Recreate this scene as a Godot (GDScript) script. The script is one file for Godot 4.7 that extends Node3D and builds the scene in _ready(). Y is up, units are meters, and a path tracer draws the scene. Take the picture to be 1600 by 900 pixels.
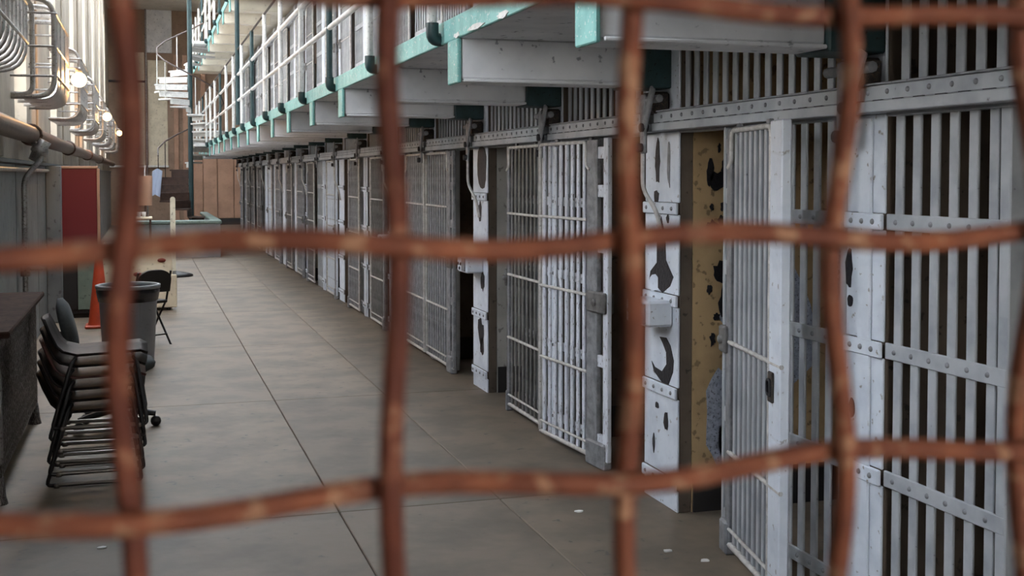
extends Node3D
# A prison cell block seen through a rusty woven wire screen. x right, y up, the corridor runs towards -z.

var M := {}
var cache := {}
var used := {}
var rng := RandomNumberGenerator.new()
const ORD := ["first", "second", "third", "fourth", "fifth", "sixth", "seventh", "eighth", "ninth", "tenth", "eleventh", "twelfth", "thirteenth", "fourteenth", "fifteenth", "sixteenth", "seventeenth", "eighteenth", "nineteenth", "twentieth", "twenty-first", "twenty-second"]
const EYE := 1.69
const FRONT := 2.55      # plane of the cell fronts
const SLAB_LOW := 2.344
const SLAB_TOP := 2.452
const TIER := 2.36       # from one gallery floor to the next
const EDGE := 1.44       # outer edge of the galleries
const BLOCK_END := -33.4
const WALL_LEFT := -1.1
const FAR := -42.4
const NEAR := 3.2
const TOP := 7.3

# ------------------------------------------------------------------ helpers
func numbered(n: String) -> String:
	if not used.has(n):
		used[n] = 0
		return n
	used[n] += 1
	return "%s_%03d" % [n, used[n]]

func thing(n: String, label: String, category: String, at := Vector3.ZERO, turn := 0.0, group := "", kind := "") -> Node3D:
	var o := Node3D.new()
	o.name = numbered(n)
	add_child(o, true)
	o.position = at
	o.rotation.y = turn
	tag(o, label, category, group, kind)
	return o

func tag(o: Node3D, label: String, category: String, group := "", kind := "") -> Node3D:
	o.set_meta("label", label)
	o.set_meta("category", category)
	if group != "":
		o.set_meta("group", group)
	if kind != "":
		o.set_meta("kind", kind)
	return o

func part(n: String, mesh: Mesh, mat: Material, parent: Node, at := Vector3.ZERO, b := Basis.IDENTITY, label := "") -> MeshInstance3D:
	var o := MeshInstance3D.new()
	o.name = numbered(n) if parent == self else n
	o.mesh = mesh
	o.material_override = mat
	parent.add_child(o, true)
	o.transform = Transform3D(b, at)
	if label != "":
		o.set_meta("label", label)
	return o

func alone(n: String, mesh: Mesh, mat: Material, label: String, category: String, at := Vector3.ZERO, b := Basis.IDENTITY, group := "", kind := "") -> MeshInstance3D:
	var o := part(n, mesh, mat, self, at, b)
	tag(o, label, category, group, kind)
	return o

func stuff(o: Node3D) -> Node3D:
	o.set_meta("kind", "stuff")
	return o

func begin() -> SurfaceTool:
	var st := SurfaceTool.new()
	st.begin(Mesh.PRIMITIVE_TRIANGLES)
	return st

func tri(st: SurfaceTool, a: Vector3, b: Vector3, c: Vector3, out: Vector3) -> void:
	if (b - a).cross(c - a).dot(out) > 0.0:
		st.add_vertex(a); st.add_vertex(c); st.add_vertex(b)
	else:
		st.add_vertex(a); st.add_vertex(b); st.add_vertex(c)

func quad(st: SurfaceTool, a: Vector3, b: Vector3, c: Vector3, d: Vector3, out: Vector3) -> void:
	tri(st, a, b, c, out)
	tri(st, a, c, d, out)

func done(st: SurfaceTool) -> ArrayMesh:
	st.generate_normals()
	return st.commit()

# a box with chamfered edges, added to a SurfaceTool
func add_box(st: SurfaceTool, at: Vector3, size: Vector3, bevel := 0.0, basis := Basis.IDENTITY) -> void:
	var h := size * 0.5
	var c := minf(bevel, minf(h.x, minf(h.y, h.z)) * 0.6)
	st.set_smooth_group(-1)
	var t := Transform3D(basis, at)
	for ax in 3:
		var u := (ax + 1) % 3
		var v := (ax + 2) % 3
		for s in [-1.0, 1.0]:
			var q := []
			for k in [[-1, -1], [1, -1], [1, 1], [-1, 1]]:
				var p := Vector3.ZERO
				p[ax] = s * h[ax]
				p[u] = k[0] * (h[u] - c)
				p[v] = k[1] * (h[v] - c)
				q.append(t * p)
			var n := Vector3.ZERO
			n[ax] = s
			quad(st, q[0], q[1], q[2], q[3], basis * n)
		if c > 0.0:
			for su in [-1.0, 1.0]:
				for sv in [-1.0, 1.0]:
					var e := []
					for k in [[-1, 0], [1, 0], [1, 1], [-1, 1]]:
						var p := Vector3.ZERO
						p[ax] = k[0] * (h[ax] - c)
						p[u] = su * (h[u] - (c if k[1] else 0.0))
						p[v] = sv * (h[v] - (0.0 if k[1] else c))
						e.append(t * p)
					var n := Vector3.ZERO
					n[u] = su
					n[v] = sv
					quad(st, e[0], e[1], e[2], e[3], basis * n)
	if c > 0.0:
		for sx in [-1.0, 1.0]:
			for sy in [-1.0, 1.0]:
				for sz in [-1.0, 1.0]:
					var s := Vector3(sx, sy, sz)
					var g := s * (h - Vector3(c, c, c))
					tri(st, t * (g + Vector3(sx * c, 0, 0)), t * (g + Vector3(0, sy * c, 0)), t * (g + Vector3(0, 0, sz * c)), basis * s)

func box(size: Vector3, bevel := 0.004) -> ArrayMesh:
	var key := "box%.4v/%.4f" % [size, bevel]
	if not cache.has(key):
		var st := begin()
		add_box(st, Vector3.ZERO, size, bevel)
		cache[key] = done(st)
	return cache[key]

func boxes(list: Array, bevel := 0.0) -> ArrayMesh:
	var st := begin()
	for b in list:
		add_box(st, b[0], b[1], bevel)
	return done(st)

# box given by its two corners
func span(n: String, lo: Vector3, hi: Vector3, mat: Material, parent: Node, bevel := 0.004, label := "") -> MeshInstance3D:
	return part(n, box(hi - lo, bevel), mat, parent, (lo + hi) * 0.5, Basis.IDENTITY, label)

func ring_frame(t: Vector3) -> Array:
	var up := Vector3.UP if absf(t.y) < 0.9 else Vector3.RIGHT
	var a := t.cross(up).normalized()
	return [a, t.cross(a).normalized()]

# a tube along points; radius is a number or one for each point; flat squashes it along its second axis
func add_tube(st: SurfaceTool, pts: Array, radius: Variant, sides := 8, capped := true) -> void:
	var rings := []
	var last := []
	for i in pts.size():
		var d: Vector3 = (pts[mini(i + 1, pts.size() - 1)] - pts[maxi(i - 1, 0)]).normalized()
		var f := ring_frame(d)
		if last.size():
			var a: Vector3 = (last[0] - d * d.dot(last[0])).normalized()
			f = [a, d.cross(a).normalized()]
		last = f
		var r: float = radius[i] if radius is Array or radius is PackedFloat32Array else radius
		var ring := []
		for k in sides:
			var w := TAU * k / sides
			ring.append(pts[i] + f[0] * cos(w) * r + f[1] * sin(w) * r)
		rings.append(ring)
	st.set_smooth_group(1)
	for i in pts.size() - 1:
		var mid: Vector3 = (pts[i] + pts[i + 1]) * 0.5
		for k in sides:
			var j := (k + 1) % sides
			var q: Vector3 = (rings[i][k] + rings[i][j] + rings[i + 1][k] + rings[i + 1][j]) * 0.25
			quad(st, rings[i][k], rings[i][j], rings[i + 1][j], rings[i + 1][k], q - mid)
	if capped:
		st.set_smooth_group(-1)
		for e in [0, pts.size() - 1]:
			var o: Vector3 = pts[e] - pts[1 if e == 0 else e - 1]
			for k in sides:
				tri(st, pts[e], rings[e][k], rings[e][(k + 1) % sides], o)

func tube(pts: Array, radius: Variant, sides := 8) -> ArrayMesh:
	var st := begin()
	add_tube(st, pts, radius, sides)
	return done(st)

# straight round bar from a to b
func rod(n: String, a: Vector3, b: Vector3, r: float, mat: Material, parent: Node, sides := 8) -> MeshInstance3D:
	return part(n, tube([a, b], r, sides), mat, parent)

# profile: [radius, height] turned round y
func add_lathe(st: SurfaceTool, profile: Array, at := Vector3.ZERO, segs := 20, smooth := 1, basis := Basis.IDENTITY) -> void:
	st.set_smooth_group(smooth)
	var t := Transform3D(basis, at)
	for i in profile.size() - 1:
		var p: Array = profile[i]
		var q: Array = profile[i + 1]
		var side := Vector2(q[1] - p[1], p[0] - q[0])
		for k in segs:
			var a := TAU * k / segs
			var b := TAU * (k + 1) / segs
			var ca := Vector3(cos(a), 0, sin(a))
			var cb := Vector3(cos(b), 0, sin(b))
			var o := (ca + cb).normalized() * side.x + Vector3(0, side.y, 0)
			quad(st, t * (ca * p[0] + Vector3(0, p[1], 0)), t * (cb * p[0] + Vector3(0, p[1], 0)), t * (cb * q[0] + Vector3(0, q[1], 0)), t * (ca * q[0] + Vector3(0, q[1], 0)), basis * o)

func lathe(profile: Array, segs := 20, smooth := 1) -> ArrayMesh:
	var st := begin()
	add_lathe(st, profile, Vector3.ZERO, segs, smooth)
	return done(st)

# outline (Vector2 list) in the plane of a and b, given a thickness along n
func plate(outline: Array, thick: float, a: Vector3, b: Vector3) -> ArrayMesh:
	var st := begin()
	st.set_smooth_group(-1)
	var n := a.cross(b)
	var p := PackedVector2Array(outline)
	if Geometry2D.is_polygon_clockwise(p):
		p.reverse()
	var ix := Geometry2D.triangulate_polygon(p)
	for s in [-0.5, 0.5]:
		for i in range(0, ix.size(), 3):
			tri(st, a * p[ix[i]].x + b * p[ix[i]].y + n * thick * s, a * p[ix[i + 1]].x + b * p[ix[i + 1]].y + n * thick * s, a * p[ix[i + 2]].x + b * p[ix[i + 2]].y + n * thick * s, n * s)
	for i in p.size():
		var u := p[i]
		var v := p[(i + 1) % p.size()]
		var o := a * (v - u).y - b * (v - u).x
		quad(st, a * u.x + b * u.y - n * thick * 0.5, a * v.x + b * v.y - n * thick * 0.5, a * v.x + b * v.y + n * thick * 0.5, a * u.x + b * u.y + n * thick * 0.5, o)
	return done(st)

# corner points joined with rounded bends
func bend(pts: Array, r: float, steps := 5) -> Array:
	var out := [pts[0]]
	for i in range(1, pts.size() - 1):
		var p: Vector3 = pts[i]
		var a: Vector3 = pts[i - 1] - p
		var b: Vector3 = pts[i + 1] - p
		var k := minf(r, minf(a.length(), b.length()) * 0.49)
		var s := p + a.normalized() * k
		var e := p + b.normalized() * k
		for j in steps + 1:
			var t := float(j) / steps
			out.append(s.lerp(p, t).lerp(p.lerp(e, t), t))
	out.append(pts[-1])
	return out

# ------------------------------------------------------------------ materials
func noise_bytes(size: int, seed_: int, freq: float, octaves := 4, kind := FastNoiseLite.TYPE_SIMPLEX_SMOOTH) -> PackedByteArray:
	var n := FastNoiseLite.new()
	n.seed = seed_
	n.frequency = freq
	n.noise_type = kind
	n.fractal_octaves = octaves
	var im := n.get_seamless_image(size, size)
	im.convert(Image.FORMAT_L8)
	return im.get_data()

# base colour drifting to second; specks of third where fine noise passes a limit
func tex(seed_: int, base: Color, second: Color, third: Color, limit := 0.8, f1 := 0.008, f2 := 0.03, size := 512, streak := 0.0) -> ImageTexture:
	var a := noise_bytes(size, seed_, f1)
	var b := noise_bytes(size, seed_ + 7, f2, 5)
	var out := PackedByteArray()
	out.resize(size * size * 3)
	for i in size * size:
		var u := a[i] / 255.0
		var w := b[i] / 255.0
		var t := clampf((u - 0.3) * 1.8 + (w - 0.5) * 0.5, 0.0, 1.0)
		if streak > 0.0:
			t = clampf(t + streak * (a[(i % size) * size + (i / size) / 12] / 255.0 - 0.5), 0.0, 1.0)
		var c := base.lerp(second, t)
		var k := clampf((w - limit) * 18.0, 0.0, 1.0)
		c = c.lerp(third, k)
		out[i * 3] = int(clampf(c.r, 0, 1) * 255.0)
		out[i * 3 + 1] = int(clampf(c.g, 0, 1) * 255.0)
		out[i * 3 + 2] = int(clampf(c.b, 0, 1) * 255.0)
	return ImageTexture.create_from_image(Image.create_from_data(size, size, false, Image.FORMAT_RGB8, out))

var bump_map: ImageTexture

func mat(n: String, albedo: Variant, rough := 0.6, metal := 0.0, scale := 1.0, relief := 0.0) -> StandardMaterial3D:
	var m := StandardMaterial3D.new()
	m.resource_name = n
	m.roughness = rough
	m.metallic = metal
	if albedo is Color:
		m.albedo_color = albedo
	else:
		m.albedo_texture = albedo
	if not albedo is Color or relief > 0.0:
		m.uv1_triplanar = true
		m.uv1_world_triplanar = true
		m.uv1_scale = Vector3.ONE * scale
	if relief > 0.0:
		m.heightmap_enabled = true
		m.heightmap_texture = bump_map
		m.heightmap_scale = relief
	M[n] = m
	return m

func rgb(r: int, g: int, b: int) -> Color:
	return Color(r / 255.0, g / 255.0, b / 255.0)

func make_materials() -> void:
	var bb := noise_bytes(512, 91, 0.02, 5)
	bump_map = ImageTexture.create_from_image(Image.create_from_data(512, 512, false, Image.FORMAT_L8, bb))
	mat("paint", tex(1, rgb(172, 175, 178), rgb(146, 150, 155), rgb(96, 94, 94), 0.9, 0.01, 0.03, 512, 0.5), 0.5, 0.0, 0.8, 0.08)
	mat("plate", tex(2, rgb(214, 220, 228), rgb(196, 203, 213), rgb(140, 136, 132), 0.82, 0.01, 0.04, 512, 0.4), 0.45, 0.0, 0.9, 0.08)
	mat("worn", tex(3, rgb(142, 143, 146), rgb(108, 109, 112), rgb(96, 90, 86), 0.82, 0.012, 0.05), 0.55, 0.1, 1.6, 0.1)
	mat("chipped", tex(46, rgb(218, 222, 230), rgb(192, 196, 204), rgb(84, 76, 70), 0.77, 0.01, 0.035), 0.45, 0.0, 1.0, 0.08)
	M.chipped.uv1_scale = Vector3(3.0, 1.0, 3.0)
	mat("dull", tex(45, rgb(116, 114, 112), rgb(84, 82, 80), rgb(60, 56, 52), 0.84, 0.012, 0.05), 0.55, 0.1, 1.6, 0.1)
	mat("rod", tex(4, rgb(206, 204, 200), rgb(172, 168, 162), rgb(90, 76, 66), 0.8, 0.015, 0.06), 0.5, 0.2, 2.0)
	mat("bare", tex(5, rgb(24, 24, 30), rgb(36, 34, 38), rgb(70, 58, 50), 0.82, 0.02, 0.05), 0.6, 0.1, 3.0, 0.2)
	mat("iron", tex(6, rgb(52, 48, 46), rgb(74, 66, 60), rgb(104, 80, 62), 0.7, 0.02, 0.06), 0.55, 0.4, 3.0, 0.2)
	mat("rust", tex(7, rgb(118, 62, 42), rgb(166, 98, 66), rgb(196, 148, 114), 0.68, 0.008, 0.016), 0.7, 0.1, 9.0, 0.05)
	mat("rust_dark", tex(8, rgb(98, 48, 34), rgb(138, 74, 50), rgb(182, 124, 94), 0.74, 0.008, 0.016), 0.7, 0.1, 9.0, 0.05)
	for i in 3:
		var k := 1.0 - 0.04 * i
		mat("concrete%d" % i, tex(20 + i, rgb(120, 107, 91) * k, rgb(100, 90, 77) * k, rgb(84, 78, 70), 0.84, 0.006, 0.03, 512), 0.62, 0.0, 0.55, 0.12)
	mat("joint", rgb(98, 89, 78), 0.9)
	mat("teal", tex(9, rgb(128, 186, 180), rgb(106, 164, 160), rgb(196, 204, 200), 0.74, 0.01, 0.05), 0.5, 0.0, 1.2, 0.15)
	mat("dark_teal", tex(10, rgb(34, 58, 60), rgb(46, 72, 74), rgb(20, 30, 32), 0.76, 0.01, 0.05), 0.5, 0.0, 1.2)
	mat("gallery", tex(11, rgb(230, 231, 233), rgb(214, 216, 219), rgb(150, 152, 158), 0.78, 0.006, 0.03), 0.6, 0.0, 0.7, 0.2)
	mat("white", tex(12, rgb(226, 226, 222), rgb(204, 204, 200), rgb(140, 138, 134), 0.76, 0.01, 0.05), 0.5, 0.0, 1.2)
	mat("ochre", tex(13, rgb(190, 162, 120), rgb(168, 142, 104), rgb(136, 116, 84), 0.7, 0.006, 0.03), 0.7, 0.0, 0.8, 0.25)
	mat("cell_grey", tex(14, rgb(190, 187, 180), rgb(170, 167, 160), rgb(140, 136, 130), 0.76, 0.006, 0.03), 0.75, 0.0, 0.8, 0.2)
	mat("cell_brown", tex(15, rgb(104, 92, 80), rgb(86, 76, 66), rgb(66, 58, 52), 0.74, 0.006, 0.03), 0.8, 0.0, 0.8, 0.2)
	mat("cell_base", rgb(38, 36, 36), 0.7)
	mat("peel_pale", tex(16, rgb(176, 182, 196), rgb(146, 152, 166), rgb(110, 112, 122), 0.64, 0.02, 0.05), 0.7, 0.0, 2.0, 0.2)
	mat("wall", tex(17, rgb(172, 160, 143), rgb(152, 142, 127), rgb(140, 132, 122), 0.78, 0.004, 0.02), 0.8, 0.0, 0.4, 0.3)
	mat("panel", tex(18, rgb(104, 110, 112), rgb(88, 94, 97), rgb(70, 74, 76), 0.76, 0.006, 0.03), 0.5, 0.0, 0.6, 0.1)
	mat("tan", tex(19, rgb(178, 142, 118), rgb(162, 128, 106), rgb(150, 116, 96), 0.8, 0.004, 0.03), 0.6, 0.0, 0.6)
	mat("brown_wall", tex(30, rgb(150, 126, 106), rgb(132, 110, 92), rgb(112, 92, 76), 0.8, 0.004, 0.03), 0.7, 0.0, 0.5, 0.2)
	mat("cream", tex(31, rgb(222, 212, 188), rgb(206, 196, 172), rgb(176, 164, 142), 0.78, 0.006, 0.03), 0.6, 0.0, 0.7, 0.1)
	mat("cream_paint", tex(47, rgb(240, 235, 220), rgb(226, 220, 204), rgb(196, 190, 176), 0.82, 0.006, 0.03), 0.7, 0.0, 0.6)
	mat("ceiling", tex(32, rgb(214, 210, 200), rgb(198, 194, 184), rgb(178, 172, 162), 0.8, 0.004, 0.03), 0.8, 0.0, 0.4)
	mat("pipe_brown", tex(33, rgb(88, 66, 56), rgb(68, 50, 43), rgb(48, 36, 32), 0.72, 0.01, 0.04), 0.45, 0.2, 1.6, 0.1)
	mat("steel", tex(34, rgb(168, 166, 164), rgb(132, 128, 126), rgb(92, 84, 78), 0.7, 0.012, 0.05), 0.35, 0.7, 1.6)
	mat("guard", tex(35, rgb(188, 184, 180), rgb(160, 156, 152), rgb(120, 110, 102), 0.74, 0.012, 0.05), 0.32, 0.6, 1.4)
	mat("radiator", tex(36, rgb(54, 47, 45), rgb(112, 104, 100), rgb(190, 186, 184), 0.62, 0.02, 0.07), 0.4, 0.5, 2.5, 0.2)
	M.radiator.uv1_scale = Vector3(9, 0.9, 9)
	mat("board", tex(37, rgb(62, 46, 40), rgb(50, 37, 32), rgb(38, 28, 24), 0.72, 0.008, 0.03), 0.85, 0.0, 1.0)
	M.board.metallic_specular = 0.2
	mat("red", rgb(98, 10, 20), 0.5)
	mat("black", rgb(24, 23, 24), 0.42)
	mat("black_matte", rgb(30, 29, 29), 0.7)
	mat("seat", tex(38, rgb(24, 21, 22), rgb(34, 28, 28), rgb(56, 44, 40), 0.74, 0.01, 0.04), 0.6, 0.0, 1.4)
	M.seat.metallic_specular = 0.25
	mat("seat_red", rgb(74, 40, 32), 0.6)
	mat("chrome", rgb(128, 122, 116), 0.28, 0.9)
	mat("fabric", tex(39, rgb(66, 70, 71), rgb(56, 60, 61), rgb(48, 51, 52), 0.7, 0.03, 0.09), 0.9, 0.0, 3.0)
	mat("bin", tex(40, rgb(128, 132, 140), rgb(116, 120, 128), rgb(96, 100, 106), 0.76, 0.008, 0.04), 0.45, 0.0, 1.0)
	mat("liner", rgb(26, 28, 36), 0.25)
	mat("orange", tex(41, rgb(170, 62, 28), rgb(150, 52, 24), rgb(140, 52, 26), 0.76, 0.01, 0.04), 0.5, 0.0, 1.4)
	mat("enclosure", tex(42, rgb(132, 136, 138), rgb(118, 122, 124), rgb(104, 106, 108), 0.8, 0.006, 0.03), 0.6, 0.0, 0.8)
	mat("sage", tex(43, rgb(112, 128, 118), rgb(94, 110, 102), rgb(78, 92, 86), 0.76, 0.006, 0.03), 0.5, 0.0, 0.8)
	mat("stair_brown", tex(44, rgb(74, 56, 48), rgb(58, 44, 38), rgb(98, 78, 66), 0.72, 0.01, 0.04), 0.5, 0.1, 1.4)
	mat("cloth", rgb(178, 190, 212), 0.9)
	mat("paper", rgb(226, 226, 222), 0.9)
	mat("oval_red", rgb(128, 40, 34), 0.6)
	var g := mat("glass", Color(0.93, 0.95, 0.97, 0.12), 0.12)
	g.transparency = BaseMaterial3D.TRANSPARENCY_ALPHA
	var b := mat("bulb", rgb(255, 226, 176), 0.4)
	b.emission_enabled = true
	b.emission = rgb(255, 206, 140)
	b.emission_energy_multiplier = 14.0

# ------------------------------------------------------------------ camera, sky, lights
func make_camera() -> void:
	var cam := Camera3D.new()
	cam.name = "camera"
	add_child(cam)
	cam.position = Vector3(0, EYE, 0)
	cam.rotation = Vector3(deg_to_rad(-2.2), deg_to_rad(-17.2), 0)
	var a := CameraAttributesPhysical.new()
	a.frustum_focal_length = 35.0
	a.exposure_aperture = 13.0
	a.frustum_focus_distance = 6.5
	a.frustum_near = 0.05
	a.frustum_far = 120.0
	cam.attributes = a
	var n := 0.05
	var f := 1857.0
	cam.set_frustum(900.0 / f * n, Vector2(0, -104.7 / f * n), n, 120.0)
	cam.current = true

func make_sky() -> void:
	var e := Environment.new()
	e.background_mode = Environment.BG_SKY
	var s := Sky.new()
	var p := ProceduralSkyMaterial.new()
	p.sky_top_color = Color(0.90, 0.94, 1.0)
	p.sky_horizon_color = Color(1.0, 0.985, 0.96)
	p.sky_curve = 0.3
	p.ground_horizon_color = Color(0.72, 0.72, 0.70)
	p.ground_bottom_color = Color(0.55, 0.54, 0.52)
	s.sky_material = p
	e.sky = s
	e.background_energy_multiplier = 24.0
	e.tonemap_mode = Environment.TONE_MAPPER_LINEAR
	e.tonemap_exposure = 1.04
	e.sdfgi_enabled = true
	e.ssao_enabled = true
	e.ssil_enabled = true
	var w := WorldEnvironment.new()
	w.name = "surroundings"
	w.environment = e
	add_child(w)

# ------------------------------------------------------------------ the shell
const WINDOWS := [-3.3, -7.6, -12.1, -16.4, -20.7, -25.0, -29.3, -33.6, -37.9]
const WIN_HALF := 0.58
const WIN_LOW := 2.2
const WIN_TOP := 6.6
const SKYLIGHTS := [-12.5, -17.5, -23.5, -29.5, -35.5]

func make_shell() -> void:
	# floor: a dark bed with slabs lying proud of it
	var fl := thing("floor", "worn grey concrete corridor floor cast in long slabs", "floor", Vector3.ZERO, 0, "", "structure")
	span("bed", Vector3(-1.5, -0.2, FAR - 0.4), Vector3(5.6, -0.03, NEAR + 0.4), M.joint, fl, 0.0)
	var xs := [-1.1, 0.92, 1.76, 5.4]
	var zs := [NEAR, 0.0, -2.9, -5.9, -9.0, -12.0, -15.0, -18.0, -21.0, -24.0, -27.0, -30.0, -33.4, -38.0, FAR]
	for i in xs.size() - 1:
		for k in zs.size() - 1:
			var g := 0.0025
			span("slab", Vector3(xs[i] + g, -0.03, zs[k + 1] + g), Vector3(xs[i + 1] - g, 0.0, zs[k] - g), M["concrete%d" % ((i * 2 + k) % 3)], fl, 0.004)
	# left wall with its tall window openings
	var list := []
	var lo := Vector3(WALL_LEFT - 0.3, 0, 0)
	var edge := NEAR
	var full := func(z0: float, z1: float, y0: float, y1: float): list.append([Vector3(WALL_LEFT - 0.15, (y0 + y1) * 0.5, (z0 + z1) * 0.5), Vector3(0.3, y1 - y0, absf(z1 - z0))])
	full.call(NEAR, FAR, 0.0, WIN_LOW)
	full.call(NEAR, FAR, WIN_TOP, TOP)
	for w in WINDOWS:
		full.call(edge, w + WIN_HALF, WIN_LOW, WIN_TOP)
		edge = w - WIN_HALF
	full.call(edge, FAR, WIN_LOW, WIN_TOP)
	var wl := thing("wall_left", "plastered outer wall with tall window openings left of the corridor", "wall", lo * 0, 0, "", "structure")
	part("plaster", boxes(list), M.wall, wl)
	var px := WALL_LEFT + 0.03
	var edges := [NEAR, -0.2, -2.4, -4.6, -6.8, -9.0, -11.2, -13.4, -15.9, -18.1, -20.3, -22.5, -24.7, -26.9, -29.1, -31.3, -33.5, -35.7, -37.9, -40.1, FAR]
	for i in edges.size() - 1:
		span("wall_panel", Vector3(WALL_LEFT, 0.0, edges[i + 1] + 0.012), Vector3(px, 1.79, edges[i] - 0.012), M.panel, wl, 0.008)
	span("capping", Vector3(WALL_LEFT, 1.795, FAR), Vector3(px + 0.02, 1.83, NEAR), M.panel, wl, 0.006)
	for i in WINDOWS.size() - 1:
		var z: float = (WINDOWS[i] + WINDOWS[i + 1]) * 0.5
		span("pilaster", Vector3(WALL_LEFT, 1.84, z - 0.5), Vector3(WALL_LEFT + 0.025, TOP, z + 0.5), M.wall, wl, 0.01)
	# windows
	for i in WINDOWS.size():
		var z: float = WINDOWS[i]
		var o := thing("window_%d" % (i + 1), "tall steel window nearest the screen, without a bar cage" if i == 0 else "tall steel window behind the %s bar cage from the screen" % ORD[i - 1], "window", Vector3(WALL_LEFT - 0.2, WIN_LOW, z), 0, "", "structure")
		var h := WIN_TOP - WIN_LOW
		var fr := []
		for s in [-1, 1]:
			fr.append([Vector3(0, h * 0.5, s * (WIN_HALF - 0.03)), Vector3(0.08, h, 0.06)])
		for y in [0.03, h - 0.03]:
			fr.append([Vector3(0, y, 0), Vector3(0.08, 0.06, WIN_HALF * 2)])
		for k in 2:
			fr.append([Vector3(0, h * 0.5, (k - 0.5) * WIN_HALF * 0.66), Vector3(0.04, h, 0.035)])
		for k in 5:
			fr.append([Vector3(0, h * (k + 1) / 6.0, 0), Vector3(0.04, 0.035, WIN_HALF * 2)])
		part("window_frame", boxes(fr), M.panel, o)
		for c in 3:
			for r in 6:
				part("pane", box(Vector3(0.006, h / 6.0 - 0.03, WIN_HALF * 0.62), 0.0), M.glass, o, Vector3(0, h * (r + 0.5) / 6.0, (c - 1) * WIN_HALF * 0.64))
	# ceiling with skylight openings
	list = []
	var cx0 := WALL_LEFT - 0.3
	var sx0 := -0.7
	var sx1 := 1.1
	list.append([Vector3((cx0 + sx0) * 0.5, TOP + 0.1, (NEAR + FAR) * 0.5), Vector3(sx0 - cx0, 0.2, NEAR - FAR)])
	list.append([Vector3((5.6 + sx1) * 0.5, TOP + 0.1, (NEAR + FAR) * 0.5), Vector3(5.6 - sx1, 0.2, NEAR - FAR)])
	edge = NEAR
	for z in SKYLIGHTS:
		list.append([Vector3((sx0 + sx1) * 0.5, TOP + 0.1, (edge + z + 2.0) * 0.5), Vector3(sx1 - sx0, 0.2, edge - z - 2.0)])
		edge = z - 2.0
	list.append([Vector3((sx0 + sx1) * 0.5, TOP + 0.1, (edge + FAR) * 0.5), Vector3(sx1 - sx0, 0.2, edge - FAR)])
	alone("ceiling", boxes(list), M.ceiling, "pale plaster ceiling with skylight openings above the corridor", "ceiling", Vector3.ZERO, Basis.IDENTITY, "", "structure")
	for i in SKYLIGHTS.size():
		var o := thing("window_%d" % (WINDOWS.size() + i + 1), "long glazed skylight in the ceiling, %s from the screen" % ORD[i], "skylight", Vector3(0.2, TOP + 0.1, SKYLIGHTS[i]), 0, "", "structure")
		var fr := []
		for k in 5:
			fr.append([Vector3(0, 0, -2.0 + k), Vector3(1.8, 0.06, 0.05)])
		part("window_frame", boxes(fr), M.white, o)
		for k in 4:
			part("pane", box(Vector3(1.8, 0.008, 0.95), 0.0), M.glass, o, Vector3(0, 0, -1.5 + k))
	# right: the back of the cells, and the wall above the second gallery
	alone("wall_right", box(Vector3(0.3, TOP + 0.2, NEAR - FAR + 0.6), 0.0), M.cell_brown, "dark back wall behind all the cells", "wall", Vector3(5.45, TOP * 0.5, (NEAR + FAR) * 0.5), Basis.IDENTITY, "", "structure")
	alone("wall_upper", box(Vector3(0.2, TOP - 4.8, -1.5 - BLOCK_END), 0.0), M.gallery, "pale wall above the upper gallery on the cell block side", "wall", Vector3(FRONT + 0.1, (TOP + 4.82) * 0.5, (-1.5 + BLOCK_END) * 0.5), Basis.IDENTITY, "", "structure")
	var bz := NEAR + 0.15
	alone("wall_back", boxes([[Vector3(-0.45, TOP * 0.5, bz), Vector3(1.9, TOP + 0.2, 0.3)], [Vector3(3.85, TOP * 0.5, bz), Vector3(3.5, TOP + 0.2, 0.3)], [Vector3(1.3, 0.5, bz), Vector3(1.6, 1.0, 0.3)], [Vector3(1.3, (TOP + 2.7) * 0.5 + 0.05, bz), Vector3(1.6, TOP - 2.6, 0.3)]]), M.wall, "plaster wall closing the corridor behind the screen", "wall", Vector3.ZERO, Basis.IDENTITY, "", "structure")
	var bw := thing("window_%d" % (WINDOWS.size() + SKYLIGHTS.size() + 1), "small paned window in the wall behind the screen", "window", Vector3(1.3, 1.0, bz), 0, "", "structure")
	part("window_frame", boxes([[Vector3(0, 0.03, 0), Vector3(1.6, 0.06, 0.08)], [Vector3(0, 1.72, 0), Vector3(1.6, 0.06, 0.08)], [Vector3(-0.77, 0.87, 0), Vector3(0.06, 1.7, 0.08)], [Vector3(0.77, 0.87, 0), Vector3(0.06, 1.7, 0.08)], [Vector3(0, 0.87, 0), Vector3(0.04, 1.7, 0.05)]]), M.white, bw)
	for sx in [-0.38, 0.38]:
		part("pane", box(Vector3(0.72, 1.64, 0.006), 0.0), M.glass, bw, Vector3(sx, 0.87, 0))
	# far end wall
	var fw := thing("wall_far", "brown end wall with pale tall panels behind the spiral stair", "wall", Vector3.ZERO, 0, "", "structure")
	span("plaster", Vector3(-1.4, 0, FAR - 0.3), Vector3(5.6, TOP + 0.1, FAR), M.brown_wall, fw, 0.0)
	span("pale_panel", Vector3(0.12, 5.85, FAR), Vector3(0.96, TOP, FAR + 0.08), M.gallery, fw, 0.01)
	span("pale_panel", Vector3(0.16, 2.0, FAR), Vector3(0.80, 5.6, FAR + 0.06), M.cream, fw, 0.01)
	span("pale_panel", Vector3(-0.62, 2.05, FAR), Vector3(0.05, 5.85, FAR + 0.06), M.cream, fw, 0.01)
	span("ledge", Vector3(-1.1, 4.83, FAR), Vector3(0.1, 4.9, FAR + 0.12), M.bare, fw, 0.01)
	span("ledge", Vector3(-1.1, 1.96, FAR), Vector3(0.82, 2.03, FAR + 0.1), M.white, fw, 0.01)
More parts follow.
